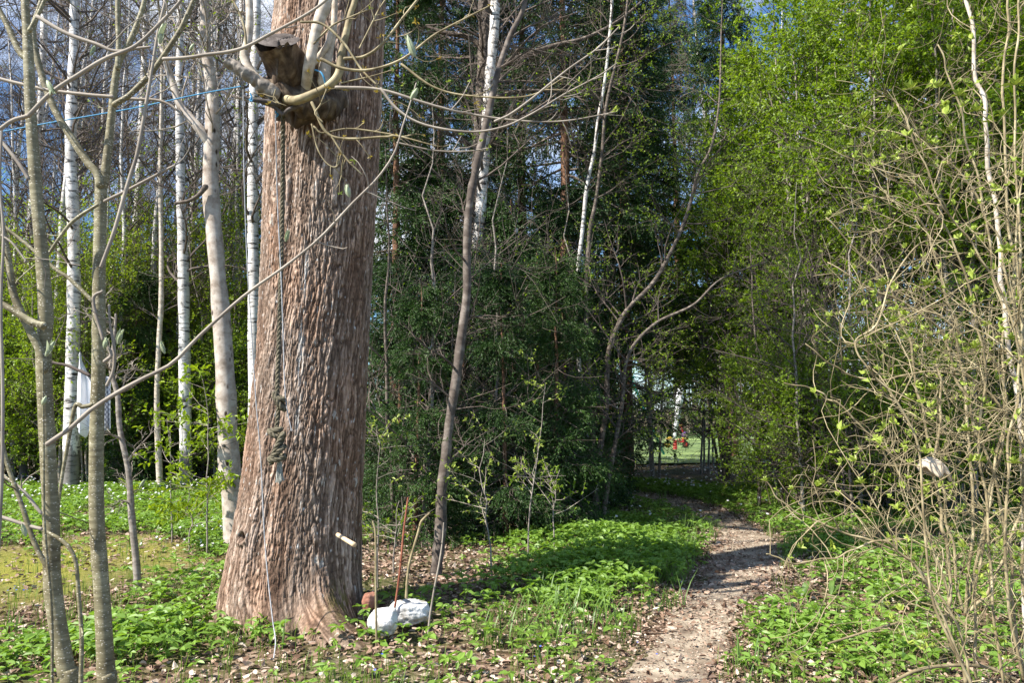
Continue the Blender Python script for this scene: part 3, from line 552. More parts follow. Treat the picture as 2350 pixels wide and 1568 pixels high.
for px, Y_, s in ((905, 12.5, .8), (1010, 17, .95), (1200, 18, 1.0), (1300, 15.5, .95), (1400, 22, 1.25), (1437, 17.4, .95), (1560, 46, 1.8), (1680, 26, 1.15), (1110, 40, 1.5)):
    lab = {905: 'spruce with sunlit green sprays right beside the thick trunk', 1010: 'dark spruce between the thick trunk and the white middle birch', 1200: 'dark tall spruce just right of the white middle birch', 1300: 'dark spruce in the middle of the wood with drooping sprays',
           1400: 'tallest dark spruce reaching the top of the view in the centre', 1437: 'spruce with bare reddish brown lower trunk left of the playground lawn', 1560: 'tall spruce standing beyond the playground lawn', 1680: 'spruce half hidden behind the top of the green thicket', 1110: 'spruce far behind the white middle birch'}[px]
    place('barespruce' if px == 1437 else 'spruce', 0 if s > .9 else 1, px, Y_, s, lab, 'spruces in the middle of the wood')
for px, Y_, s, lab in ((300, 16.8, .75, 'small dark spruce among the birches left of the thick trunk'), (1180, 12.5, .8, 'young spruce with shaded drooping sprays behind the leaning trunk'), (1290, 13.2, .9, 'young dark spruce in the deepest shade left of the brown trunk'), (1010, 14, .8, 'young spruce behind the thin saplings beside the thick trunk'), (1340, 15.5, .7, 'young spruce just left of the brown spruce trunk'), (1120, 16, .9, 'young spruce behind the white middle birch'), (920, 11.5, .62, 'young spruce with sunlit tips close behind the thick trunk'), (1060, 11.6, .66, 'young spruce filling the shade behind the leaning trunk foot'), (1230, 11.2, .62, 'low young spruce at the front edge of the shaded centre'), (1300, 12.2, .65, 'young spruce reaching toward the path bend'), (955, 9.6, .52, 'waist high young spruce between the sticks and the leaning trunk'), (1160, 9.8, .55, 'young spruce standing in front of the shaded saplings'), (1275, 10.3, .6, 'young spruce nearest the green strip beside the path'), (1000, 12.8, .95, 'tall young spruce with its tip reaching the middle birch')):
    place('smallspruce', 0, px, Y_, s, lab, 'young spruces in the shade')
for i, px in enumerate((885, 940, 965, 1030, 1060, 1120, 1185, 1240, 1310)):
    place('sapling', i, px + rng.normal(0, 8), rng.uniform(9.5, 13) if px < 1350 else rng.uniform(11.5, 14), rng.uniform(.8, 1.15), 'thin twiggy sapling in the shady tangle right of the thick trunk', 'thin twiggy saplings in the shady tangle')
for i, px in enumerate((1730, 1780, 1830, 1870, 1920, 1965, 2010, 2060, 2110, 2180)): place('sapling', i, px + rng.normal(0, 10), rng.uniform(11, 13), rng.uniform(.9, 1.3), 'dark slender stem in front of the green thicket right of the path', 'dark slender stems before the right thicket')
for i, px in enumerate((1604, 1612, 1622, 1634, 1652, 1668)): place('sapling', 2, px, 20 + i * .3, 1.1, 'slim upright stem beside the playground lawn gap', 'slim stems beside the lawn gap')

# ================================================================ traced trees
def smooth_curve(P, n):
    P = np.asarray(P, float); K = len(P)
    if K < 3: return np.stack([np.interp(np.linspace(0, K - 1, n), np.arange(K), P[:, i]) for i in range(P.shape[1])], -1)
    t = np.linspace(0, K - 1 - 1e-6, n); i = t.astype(int); f = (t - i)[:, None]
    Q = np.vstack([2 * P[0] - P[1], P, 2 * P[-1] - P[-2]]); p0, p1, p2, p3 = Q[i], Q[i + 1], Q[i + 2], Q[i + 3]
    return .5 * ((2 * p1) + (-p0 + p2) * f + (2 * p0 - 5 * p1 + 4 * p2 - p3) * f ** 2 + (-p0 + 3 * p1 - 3 * p2 + p3) * f ** 3)
def stemtube(mb, pts, Y_, wpx, n=40, k=14, rough_=0.0, mat_=0, cap=False):
    """pts traced px (base first), wpx widths in px at each point"""
    P = ats(pts, Y_); Yd = P[:, 1]; w_ = np.interp(np.linspace(0, 1, len(pts)), np.linspace(0, 1, len(wpx)), wpx) / F * Yd / 2
    Q = smooth_curve(np.hstack([P, w_[:, None]]), n); Rr = np.maximum(Q[:, 3], .0008); P = Q[:, :3]
    d0 = unit(P[0] - P[1]) * Rr[0]; d1 = unit(P[-1] - P[-2]) * Rr[-1]
    if rough_: Rr = Rr * (1 + min(rough_, .15) * (vn(np.arange(n) * .35, np.zeros(n) + rng.integers(200)) - .5)); P = P + (rough_ * 1.2 * Rr[:, None] * (np.stack([vn(np.arange(n) * .3, np.zeros(n) + rng.integers(200)) for _ in range(3)], -1) - .5))
    mb.tubes(np.vstack([P[:1] + d0 * .8, P[:1] + d0 * .55, P, P[-1:] + (d1 * .8 if not cap else d1 * .01)]), np.concatenate([[Rr[0] * .12, Rr[0] * .7], Rr, [Rr[-1] * (.15 if not cap else 1)]]), k, mat_, cap=cap); return P, Rr
def traced(name, label, cat, pts, Y_, wpx, bark, crown=None, twigmat=None, H=None, foot=True, group=None, leaf=None, n=50):
    pts = list(pts); P = ats(pts, Y_); 
    if foot:   # carry the stem down to the ground
        p = P[0]; foot_ = np.array([p[0] + (P[0, 0] - P[1, 0]) / max(abs(P[0, 2] - P[1, 2]), .05) * min(p[2], .6) * .5, p[1], float(gz(p[0], p[1])) - .05])
    t = thing(name, label, cat, (P[0, 0], P[0, 1], float(gz(P[0, 0], P[0, 1]))), group)
    w_ = np.interp(np.linspace(0, 1, len(pts)), np.linspace(0, 1, len(wpx)), wpx) / F * P[:, 1] / 2
    if foot and P[0, 2] > .02: P = np.vstack([foot_, P]); w_ = np.concatenate([[w_[0] * 1.25], w_])
    if H: # carry on above the frame
        d = unit(P[-1] - P[-2]); top = P[-1] + np.array([d[0] * .3, d[1], 1]) * (H - P[-1, 2]) * np.array([1, 1, 1]); mid = (P[-1] + top) / 2 + rng.normal(0, .1, 3); P = np.vstack([P, mid, top]); w_ = np.concatenate([w_, [w_[-1] * .6, w_[-1] * .15]])
    Q = smooth_curve(np.hstack([P, w_[:, None]]), n); Rr = np.maximum(Q[:, 3], .001) * (1 + .06 * rng.normal(0, 1, n)); c = Q[:, :3]
    mb = MB(); mb.tubes(c, Rr, 12); part('trunk', mb, bark, t)
    if crown:
        nb, t0, t1, l0, l1, up, lf = crown; Cn = MB()
        b1, r1 = grow(c[None], Rr[None], nb, t0, t1, (35, 75), (l0, l1), 7, up, .13, .5, .013 if H is None or H < 13 else .028, .2); Cn.tubes(b1, r1, 5)
        b2, r2 = grow(b1, r1, 7, .15, 1, (25, 60), (l0 * .4, l1 * .45), 5, up * .5, .17, .6, .01, .3); Cn.tubes(b2, np.maximum(r2, .002), 3)
        b3, r3 = grow(b2, r2, 5, .1, 1, (20, 60), (l0 * .15, l1 * .25), 4, 0, .2, .6, .005, .4); Cn.tubes(b3, np.maximum(r3, .0014), 3)
        if lf: put_leaves(Cn, b3, lf, (.02, .04), .6, 1, .3, 1)
        part('crown', Cn, [twigmat or M['twig'], leaf or M['leaf_yel']], t, smooth=False)
    return t, c, Rr
bc = lambda nb, lf=0: (nb, .35, .98, 1.0, 2.4, .05, lf)
traced('birch_tree', 'slightly crooked white birch nearest the left edge of the view', 'tree', [(55, 1095), (47, 934), (52, 784), (60, 650), (68, 530), (85, 330), (92, 250), (100, 100), (102, 0)], 18, [18, 14, 14, 15, 15, 14], M['birch'], bc(34), H=17)
traced('birch_tree', 'white birch behind the hanging white cloth, thickest on the far left', 'tree', [(162, 1124), (165, 934), (168, 784), (170, 600), (165, 425), (162, 350), (165, 225), (170, 100), (172, 0)], 15.6, [38, 31, 28, 25, 22, 20], M['birch'], bc(34), H=17)
traced('birch_tree', 'white birch with curved upper stem standing behind the alder limb', 'tree', [(290, 1085), (292, 850), (305, 650), (312, 550), (320, 400), (328, 200), (335, 50), (338, 0)], 20, [20, 18, 17, 14, 13], M['birch'], bc(30), H=16)
traced('birch_tree', 'straight white birch with black foot left of the grey alder', 'tree', [(427, 1122), (425, 984), (423, 784), (420, 600), (415, 450), (412, 250), (412, 150), (415, 0)], 15.7, [28, 25, 24, 20, 18, 16], M['birch'], bc(34), H=17)
traced('birch_tree', 'slim birch close behind the straight white birch with black foot', 'tree', [(445, 1080), (440, 850), (440, 750), (442, 525), (452, 350), (458, 200), (460, 0)], 21, [14, 12, 12, 10], M['birch'], bc(26), H=15)
traced('birch_tree', 'birch with dark scars glimpsed between the alder and the thick trunk', 'tree', [(480, 1090), (480, 900), (485, 809), (505, 650), (522, 600), (530, 500), (540, 350), (550, 200), (556, 0)], 19, [20, 17, 16, 15, 14], M['birch'], bc(26), H=16)
traced('birch_tree', 'white birch hard against the left side of the thick trunk', 'tree', [(584, 1110), (582, 784), (582, 650), (580, 500), (580, 350), (582, 225), (586, 100), (588, 0)], 14, [30, 25, 24, 22, 20], M['birch'], bc(30), H=15)
traced('birch_tree', 'thin pale birch sapling with a low fork left of the straight birch', 'tree', [(367, 1114), (360, 934), (365, 784), (370, 690), (370, 560), (368, 400), (370, 250), (374, 60)], 16, [15, 12, 11, 9, 6], M['pale'], (22, .25, .98, .6, 1.6, .05, 0), H=9)
# grey alder in front
t, c, r_ = traced('alder_tree', 'grey alder with eye shaped scars leaning against the thick trunk', 'tree', [(542, 1260), (527, 1084), (520, 934), (512, 784), (495, 575), (483, 425), (487, 300), (485, 200), (472, 100), (470, 0)], 9.0, [50, 48, 42, 38, 36, 31, 26, 22], M['alder'], (26, .55, .98, .9, 2.2, .08, 2), M['ltwig'], H=12.5)
mb = MB(); P, Rr = stemtube(mb, [(490, 345, 9.02), (466, 306), (435, 270), (412, 240), (396, 190), (378, 130), (366, 70), (380, 0), (385, -100)], 8.95, [24, 22, 18, 15, 12, 10], 40, 12, .05); lim = part('limb', mb, M['alder'], t)
mb = MB(); b1, r1 = grow(P[None], Rr[None], 14, .2, 1, (30, 70), (.4, 1.2), 6, .08, .14, .5, .012, .3); mb.tubes(b1, r1, 4); b2, r2 = grow(b1, r1, 5, .2, 1, (30, 60), (.2, .5), 4, 0, .2, .6, .005, .4); mb.tubes(b2, r2, 3); part('twig_spray', mb, M['ltwig'], lim, smooth=False)
mb = MB(); stemtube(mb, [(472, 428), (455, 448), (435, 460), (402, 467)], 8.85, [14, 11, 9, 7], 20, 8, .1); part('broken_branch', mb, M['dark'], t)
# small sapling standing in the clearing
t, c, r_ = traced('sapling', 'thin grey sapling standing in the clearing between smooth stem and thick trunk', 'tree', [(316, 1349), (312, 1284), (302, 1184), (295, 1084), (275, 984), (270, 909), (255, 849), (262, 780), (266, 720)], 7.1, [18, 15, 13, 12, 9, 5], M['grey'], (12, .3, .98, .15, .45, .05, 0), M['ltwig'])
# leaning dark stem right of the old trunk
traced('leaning_tree', 'slender leaning tree with smooth brown bark crossing in front of the middle birch', 'tree', [(1001, 1309), (1011, 1209), (1013, 1134), (1021, 1064), (1031, 969), (1046, 874), (1057, 784), (1071, 675), (1071, 575), (1076, 475), (1091, 390), (1116, 280), (1141, 170), (1171, 80), (1206, 0)], 7.9, [27, 24, 22, 21, 19, 18, 15, 11], M['brownbark'], (16, .12, .98, .4, 1.1, .06, 0), M['twig'], H=7.5, n=70)
traced('birch_tree', 'bright white birch in the middle crossed by the slender leaning tree', 'tree', [(1093, 1180), (1091, 900), (1091, 700), (1091, 600), (1101, 500), (1112, 350), (1121, 200), (1131, 100), (1136, 0)], 12.5, [32, 28, 26, 24, 23, 22], M['birch'], bc(24), H=14)
t, c, r_ = traced('rough_tree', 'dark rough barked tree with two heavy side limbs behind the middle birch', 'tree', [(1096, 1165), (1094, 800), (1095, 500), (1100, 300), (1108, 150), (1110, 0)], 14, [34, 32, 30, 28, 26], M['dark'], (26, .4, .98, .8, 2.2, .05, 0), M['twig'], H=14)
for pts, w_ in (([(1105, 190), (1125, 175), (1151, 150), (1201, 128), (1271, 105), (1346, 85), (1421, 45), (1470, 5)], [18, 15, 13, 9, 6]), ([(1108, 110), (1075, 85), (1021, 75), (971, 60), (930, 52)], [16, 12, 8]), ([(1110, 230), (1190, 210), (1290, 208), (1350, 210), (1430, 190)], [12, 9, 5])):
    mb = MB(); P, Rr = stemtube(mb, pts, 14, w_, 30, 8, .15); lim = part('limb', mb, M['dark'], t); mb = MB(); b1, r1 = grow(P[None], Rr[None], 20, .15, 1, (30, 70), (.4, 1.3), 6, .02, .16, .5, .012, .3); mb.tubes(b1, r1, 4); b2, r2 = grow(b1, r1, 6, .2, 1, (30, 60), (.2, .6), 4, -.03, .2, .6, .005, .4); mb.tubes(b2, r2, 3); part('twig_spray', mb, M['twig'], lim, smooth=False)
traced('birch_tree', 'thin flaky white birch in front of the tallest dark spruce', 'tree', [(1362, 1150), (1330, 850), (1318, 715), (1326, 615), (1336, 530), (1346, 430), (1363, 350), (1371, 280), (1388, 180), (1400, 60), (1404, 0)], 12.5, [11, 10, 9, 7, 6], M['birch'], (18, .4, .98, .5, 1.4, .05, 1), H=10)
traced('willow_tree', 'grey arching willow with fine branches spreading over the path', 'tree', [(1366, 1154), (1371, 1064), (1391, 934), (1396, 809), (1436, 715), (1498, 650), (1548, 560), (1580, 480), (1600, 400), (1632, 335), (1650, 230)], 11.5, [16, 13, 11, 9, 7, 5], M['dark'], (16, .3, .98, .6, 1.7, .03, 6), M['twig'], H=8.5, leaf=M['leaf_cherry'])
traced('willow_tree', 'grey willow stem rising close behind the thin flaky birch', 'tree', [(1370, 1154), (1345, 760), (1351, 550), (1366, 465), (1381, 350), (1391, 240), (1426, 90), (1440, 0)], 12.0, [11, 10, 8, 7, 5], M['dark'], (14, .35, .98, .6, 1.5, .03, 6), M['twig'], H=9, leaf=M['leaf_cherry'])
traced('willow_tree', 'low willow whose long thin branches sweep right over the shady bend', 'tree', [(1390, 1140), (1425, 940), (1440, 820), (1500, 745), (1590, 700), (1655, 640), (1760, 600)], 11.0, [11, 9, 7, 5, 3], M['dark'], (18, .2, .98, .5, 1.4, .06, 6), M['twig'], leaf=M['leaf_cherry'])

# ================================================================ THE OLD TREE
bx, by = TRX, TRY
zL = [(1430, 505, 838), (1370, 503, 826), (1300, 515, 828), (1250, 525, 829), (1150, 545, 831), (1000, 565, 838), (800, 588, 848), (600, 600, 858), (400, 607, 868), (250, 613, 875), (130, 622, 880), (0, 636, 887), (-120, 640, 893), (-300, 645, 900)]
prof = []
for (py, l_, r_) in zL:
    a_ = at(l_, py, by); b_ = at(r_, py, by); prof.append((a_[2], (a_[0] + b_[0]) / 2, (b_[0] - a_[0]) / 2 * .992))
prof = np.array(prof); prof = prof[np.argsort(prof[:, 0])]
NA, NZ = 1000, 950
ztop = prof[-1, 0] + .9; zz = np.linspace(-.12, ztop, NZ); cxx = np.interp(zz, prof[:, 0], prof[:, 1]); rr = np.interp(zz, prof[:, 0], prof[:, 2])
cxx = np.convolve(np.pad(cxx, 20, 'edge'), np.ones(41) / 41, 'valid'); rr = np.convolve(np.pad(rr, 20, 'edge'), np.ones(41) / 41, 'valid')
th = np.arange(NA) / NA * 2 * np.pi; TH, ZZ = np.meshgrid(th, zz); RRm = rr[:, None] + 0 * TH
lobe = .5 + .5 * np.cos(TH * 5 + 1.2) ; fl = np.exp(-np.clip(ZZ, 0, 9) / .16)
RRm = RRm + fl * (.02 + .10 * lobe * (vn(TH / (2 * np.pi) * 8, ZZ * 0, 8, s=20)))
# mossy root spreading toward camera-right
dth = np.angle(np.exp(1j * (TH - R(-52)))); RRm = RRm + .62 * np.exp(-(dth / .25) ** 2) * np.exp(-np.clip(ZZ, 0, 9) / .14)
RRm = RRm + .035 * np.cos(TH * 3 + ZZ * .35) * np.clip(1 - ZZ / 6, .4, 1) * .6 + .03 * np.exp(-((np.angle(np.exp(1j * (TH - R(-105)))) / .12) ** 2)) * -1
swirl = TH / (2 * np.pi) + .012 * np.sin(ZZ * 1.3) + .01 * (vn(ZZ * 1.5, ZZ * 0 + 3, s=21))
def ridg(nu, nz, s, wamp):
    wu = wamp * (vn(swirl * nu * .5, ZZ * nz * 1.6, nu // 2, s=s + 1) - .5); uu = swirl * nu + wu; a_ = vn(uu % nu, ZZ * nz + 50 + wu, nu, s=s); return 1 - np.abs(2 * a_ - 1) 
f1 = 1 - ridg(96, 2.3, 22, 2.4) ** 2.2; f2 = 1 - ridg(180, 5.5, 25, 2.2) ** 2; h = np.minimum(f1 * 1.25, f2 * 1.15) * .75 + .3 * ridg(220, 20, 28, 1)
cut = vn(swirl * 90 % 90, ZZ * 19 + 9, 90, s=33); h = h - .2 * np.clip(1 - np.abs(cut - .5) * 9, 0, 1)
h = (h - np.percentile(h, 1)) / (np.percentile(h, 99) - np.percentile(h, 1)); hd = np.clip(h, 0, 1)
tr_smooth = np.clip(ZZ / .25, 0.15, 1)
vert = vn(swirl * 14 % 14, ZZ * .5 + 3, 14, s=41); hd = hd * (.75 + .4 * vert).clip(0, 1.1)
RR2 = RRm + .022 * (vert - .5) + (.0145 * hd + .006 * (ridg(180, 40, 40, 1) - .5)) * tr_smooth - .022
# knot hole low on the left
kh = at(600, 1213, by); thk = math.atan2(-.78, (kh[0] - np.interp(kh[2], zz, cxx)) / .55); dk = np.hypot(np.angle(np.exp(1j * (TH - thk))) * .5, ZZ - kh[2]); RR2 = RR2 - .07 * np.exp(-(dk / .022) ** 2) + .02 * np.exp(-((dk - .05) / .02) ** 2); hd = hd * (1 - np.exp(-(dk / .03) ** 2))
V = np.stack([cxx[:, None] + RR2 * np.cos(TH), by + RR2 * np.sin(TH), ZZ], -1)
old = thing('old_tree', 'massive old tree with deeply furrowed reddish bark, knotted rope hanging down its trunk', 'tree', (bx, by, 0))
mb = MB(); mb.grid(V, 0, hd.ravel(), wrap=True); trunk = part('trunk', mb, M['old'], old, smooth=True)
lx0 = np.interp(V[..., 2], [at(680, 1000, 5.9)[2], at(690, 800, 5.9)[2], at(703, 590, 5.9)[2]], [at(680, 1000, 5.95)[0], at(690, 800, 5.95)[0], at(703, 590, 5.95)[0]]); zt = at(700, 560, 5.95)[2]; zb = at(700, 1010, 5.95)[2]
lc = .8 * np.exp(-((V[..., 0] - lx0) / .02) ** 2) * (V[..., 1] < by) * np.clip((zt - V[..., 2]) * 8, 0, 1) * np.clip((V[..., 2] - zb) * 8, 0, 1) * np.clip((vn(TH * 60, ZZ * 9, s=51) * .6 + vn(TH * 150, ZZ * 30, s=52) * .4 - .5) * 6, 0, 1)
spk = np.clip((vn(TH * 45, ZZ * 22, s=53) - .90) * 14, 0, 1) * (V[..., 2] > .5); al_ = trunk.data.attributes.new('lichen', 'FLOAT', 'POINT'); al_.data.foreach_set('value', np.clip(lc + spk * .8, 0, 1).astype(np.float32).ravel())
ms = np.exp(-(np.angle(np.exp(1j * (TH - R(-38)))) / .22) ** 2) * np.exp(-((ZZ - .16) / .12) ** 2) * np.clip((vn(TH * 30, ZZ * 25, s=54) - .3) * 4, 0, 1); am_ = trunk.data.attributes.new('moss', 'FLOAT', 'POINT'); am_.data.foreach_set('value', ms.astype(np.float32).ravel())
t_ = np.array([cxx[-1], by, ztop - .15]); up_ = np.array([[t_[0], t_[1], t_[2]], [t_[0] + .1, t_[1] + .1, 7.6], [t_[0] + .35, t_[1] + .2, 10], [t_[0] + .3, t_[1] + .5, 13], [t_[0] + .6, t_[1] + .6, 16]]); Q = smooth_curve(up_, 30); UR = np.interp(np.linspace(0, 1, 30), [0, .3, 1], [rr[-1] * .93, .3, .05])
mb = MB(); mb.tubes(Q, UR, 24); part('upper_trunk', mb, M['old'], old)
b1, r1 = grow(Q[None], UR[None], 26, .02, .97, (45, 80), (2.4, 4.6), 9, .05, .10, .5, .12, .25, lambda q: 1.15 - .5 * q, spread=1)
mb = MB(); mb.tubes(b1, r1, 8); b2, r2 = grow(b1, r1, 9, .2, 1, (30, 65), (.9, 2.0), 6, .04, .15, .55, .035, .3); mb.tubes(b2, r2, 5); b3, r3 = grow(b2, r2, 7, .15, 1, (25, 65), (.35, .9), 5, .03, .2, .6, .01, .4); mb.tubes(b3, r3, 3)
put_leaves(mb, b3, 4, (.06, .11), .8, 1, .3, 1, 1, .5); part('crown', mb, [M['dark'], M['leaf_yel']], old, smooth=False)  # unseen crown above the frame, added in leaf to shade the thicket
# moss pad on the root
def blob(c, rad, n=26, amp=.25, sd=0, freq=2.0, flatb=None):
    th_ = np.linspace(0, np.pi, n); ph = np.linspace(0, 2 * np.pi, 2 * n, endpoint=False); T_, P_ = np.meshgrid(th_, ph, indexing='ij')
    d = np.stack([np.sin(T_) * np.cos(P_), np.sin(T_) * np.sin(P_), np.cos(T_)], -1)
    nz_ = vn(d[..., 0] * freq + 20 + sd, d[..., 1] * freq + 30, s=sd % 7) + vn(d[..., 2] * freq + 44, d[..., 0] * freq + 11, s=sd % 5 + 1) - 1 + .4 * (vn(d[..., 1] * freq * 3 + 5, d[..., 2] * freq * 3 + 70, s=3) - .5)
    return np.asarray(c) + d * np.asarray(rad) * (1 + amp * nz_)[..., None]
def addblob(mb, *a_, **k): V = blob(*a_, **k); mb.grid(V, 0, .5, wrap=True)
def gnarl(mb, amp, f):
    for i, V in enumerate(mb.V):
        d = np.stack([vn(V[:, 0] * f + V[:, 1] * f * .7 + 50 * k, V[:, 2] * f + V[:, 1] * f * .5 + 13 * k, s=k + 2) - .5 + .4 * (vn(V[:, 0] * f * 3 + 50 * k, V[:, 2] * f * 3 + V[:, 1] * f * 2 + 13 * k, s=k) - .5) for k in range(3)], -1); mb.V[i] = V + amp * 2 * d
# sawn limb stub: log pointing up and toward the camera with a cracked cut face
ax = unit(np.array([-.05, -.80, .60])); e1 = unit(np.cross(ax, [0, 0, 1.])); e2 = np.cross(e1, ax)
top = at(640, 92, 5.38); u_ = np.linspace(0, 1, 26); nk = 40; aa = np.arange(nk) / nk * 2 * np.pi
rows = []
for q in u_:
    cc = top - ax * (1 - q) * .60; rad = .132 * (1 + .25 * (1 - q) ** 2); rowr = rad * (1 + .08 * np.cos(aa * 2 + .5) + .06 * (vn(aa / (2 * np.pi) * 6 % 6, np.full(nk, q * 3), 6, s=3) - .5) + .05 * (vn(aa / (2 * np.pi) * 24 % 24, np.full(nk, q * 4), 24, s=5) - .5))
    rows.append(cc + rowr[:, None] * (np.cos(aa)[:, None] * e1 + np.sin(aa)[:, None] * e2))
mb = MB(); mb.grid(np.array(rows), 0, .5, wrap=True); gnarl(mb, .034, 11); stub = part('sawn_limb', mb, M['brownwood'], old)
mb = MB(); rf = []
for q in np.linspace(1, 0, 14):
    rim = rows[-1] - top; crack = sum(np.exp(-(np.angle(np.exp(1j * (aa - c_))) / .10) ** 2) for c_ in (.6, 2.4, 4.4)); z_ = -.06 * crack * min(1, (1 - abs(q - .55) * 1.4)) * (q > .05) + .004 * math.cos(q * 40) + .02 * np.cos(aa + 1) * q
    rf.append(top + ax * .004 + rim * q + ax[None] * np.asarray(z_)[:, None] * np.ones((nk, 1)))
mb.grid(np.array(rf), 0, .5, wrap=True); part('cut_face', mb, M['wood'], stub)
# burl: gnarled horizontal swelling under the stub
mb = MB(); stemtube(mb, [(775, 225, 6.15), (757, 234, 5.93), (725, 240, 5.74), (685, 232, 5.62), (645, 222, 5.58), (612, 205, 5.58), (590, 196, 5.6)], 0, [70, 70, 66, 60, 54, 44, 30], 80, 40, .04)
addblob(mb, at(690, 170, 5.66), (.13, .14, .15), 24, .5, 3, 2.6); addblob(mb, at(735, 175, 5.8), (.10, .14, .15), 20, .5, 5, 3.); addblob(mb, at(742, 215, 5.88), (.10, .16, .11), 20, .4, 9, 3.); gnarl(mb, .03, 9); part('burl', mb, M['brownwood'], old)
mb = MB(); stemtube(mb, [(628, 214, 5.5), (590, 186, 5.46), (556, 163, 5.42), (522, 140, 5.4)], 0, [36, 30, 28, 25], 60, 20, .05, cap=True); gnarl(mb, .008, 30); part('dead_limb', mb, M['grey'], old)
mb = MB(); stemtube(mb, [(640, 238, 5.5), (600, 231, 5.46), (575, 228, 5.44), (560, 220, 5.43)], 0, [16, 12, 9, 5], 24, 8, .2); stemtube(mb, [(650, 262, 5.52), (662, 252, 5.5), (690, 240, 5.5)], 0, [8, 10, 12], 20, 8, .1); stemtube(mb, [(648, 262, 5.52), (625, 243, 5.5), (600, 236, 5.5)], 0, [8, 10, 8], 20, 8, .1); part('dead_snag', mb, M['wood'], old)
shoots = [([(632, 216, 5.6), (598, 190), (575, 165), (561, 128), (569, 95), (573, 40), (570, -20), (560, -160)], 5.5, [26, 26, 24, 22, 20, 18, 17, 14], 'pale'), ([(700, 205, 5.6), (706, 168, 5.48), (712, 137, 5.42), (722, 85), (735, 40), (750, -10), (780, -160)], 5.42, [24, 26, 27, 25, 29, 30, 26], 'pale'),
          ([(742, 190), (748, 140), (757, 110), (765, 70), (768, 0), (770, -140)], 5.55, [30, 26, 18, 15, 14, 12], 'pale'), ([(716, 150), (735, 125), (752, 100), (762, 60)], 5.5, [12, 14, 14, 12], 'pale'), ([(650, 226, 5.58), (680, 230, 5.4), (720, 215), (752, 199), (777, 169), (783, 127), (792, 84), (804, 32), (817, -10), (850, -160)], 5.36, [20, 22, 20, 20, 20, 17, 15, 14, 13], 'tan')]
for pts, Y_, w_, mm in shoots: mb = MB(); stemtube(mb, pts, Y_, w_, 50, 14, .05); part('shoot', mb, M[mm], old)
def bud(parent, px, py, Y_, lpx, wpx, ang=90, m='bud'):
    """a large swollen bud: a short tapered spindle of overlapping scales"""
    p = at(px, py, Y_); L_ = lpx / F * Y_; W_ = wpx / F * Y_; d = np.array([math.cos(R(ang)), -.1, math.sin(R(ang))]); mb = MB(); u_ = np.linspace(0, 1, 12)
    mb.tubes(p + u_[:, None] * d * L_, W_ / 2 * np.sin(np.pi * np.clip(u_ * .9 + .08, 0, 1)) ** .8 * (1 - .3 * u_), 8)
    nl = 3; D = d + rng.normal(0, .12, (nl, 3)); mb.leaves(np.tile(p, (nl, 1)), D, rng.normal(0, 1, (nl, 3)) + np.array([0, -1, 0]), L_ * 1.05, W_ * .9, 0, .1, False, np.full(nl, .8)); return part('bud', mb, M[m], parent)
twigs = [([(790, 134), (836, 129), (878, 99), (923, 42), (965, -10)], 5.3, [8, 7, 6, 6]), ([(737, 135), (783, 156), (847, 160), (923, 135), (996, 80), (1071, 40), (1125, 12)], 5.2, [8, 7, 6, 5, 3]),
    ([(771, 200), (871, 205), (971, 235), (1071, 260), (1196, 277), (1296, 277), (1411, 257)], 5.1, [8, 7, 6, 4, 3]), ([(874, 203), (911, 250), (971, 285), (1071, 302), (1151, 292), (1221, 260), (1296, 215), (1371, 175), (1415, 145)], 5.0, [7, 6, 5, 4, 3]),
    ([(1135, 278), (1170, 262), (1221, 225), (1301, 160), (1371, 110), (1421, 60)], 5.05, [6, 5, 3]), ([(921, 147), (996, 200), (1081, 220), (1211, 220), (1296, 177)], 5.2, [6, 5, 4, 3]), ([(911, 327), (996, 345), (1071, 347), (1121, 340)], 5.1, [4, 4, 3]),
    ([(715, 235), (760, 312), (880, 314), (912, 312), (1000, 335)], 5.3, [8, 6, 5, 3]), ([(760, 312), (795, 365), (830, 400)], 5.3, [5, 4, 3]), ([(720, 290), (740, 305), (800, 295), (880, 305), (912, 312)], 5.32, [5, 4, 3]), ([(715, 285), (728, 340), (750, 375), (772, 382), (782, 355)], 5.3, [4, 3, 3]),
    ([(720, 100), (760, 60), (800, 40), (850, 20)], 5.3, [5, 4, 3]), ([(825, 110), (850, 60), (870, 20), (890, -10)], 5.25, [4, 4, 3]), ([(690, 50), (740, 55), (790, 100), (830, 160), (880, 210), (900, 240)], 5.25, [6, 6, 5, 4]),
    ([(783, 190), (850, 175), (900, 160)], 5.25, [4, 3, 2]), ([(565, 112), (560, 60), (540, 10), (520, -20)], 5.3, [7, 5, 4]), ([(740, 280), (723, 260), (735, 240), (745, 215), (752, 200)], 5.28, [4, 4, 3]), ([(632, 205), (628, 225), (640, 238), (630, 222)], 5.28, [3, 3, 3])]
for pts, Y_, w_ in twigs:
    mb = MB(); P, Rr = stemtube(mb, pts, Y_, w_, 36, 7, .12); nn = max(2, len(pts)); b1, r1 = grow(P[None], Rr[None], nn, .35, 1, (30, 70), (.06, .28), 5, .1, .2, .7, .004, .5); mb.tubes(b1, np.maximum(r1, .001), 4)
    tw_ = part('branch', mb, M['ltwig'] if Y_ < 5.15 else M['tan'], old)
    tips = np.concatenate([b1[:, -1], P[-1:]]); lb = MB(); k = rng.random(len(tips)) < .75; tp = np.repeat(tips[k], 4, 0)
    if len(tp): lb.leaves(tp, rng.normal(0, .7, (len(tp), 3)) + np.array([0, 0, .5]), rng.normal(0, 1, (len(tp), 3)), rng.uniform(.015, .035, len(tp)), .012, 0, .15, False); part('foliage', lb, M['budbrown'] if rng.random() < .5 else M['leaf_bud'], tw_, smooth=False)
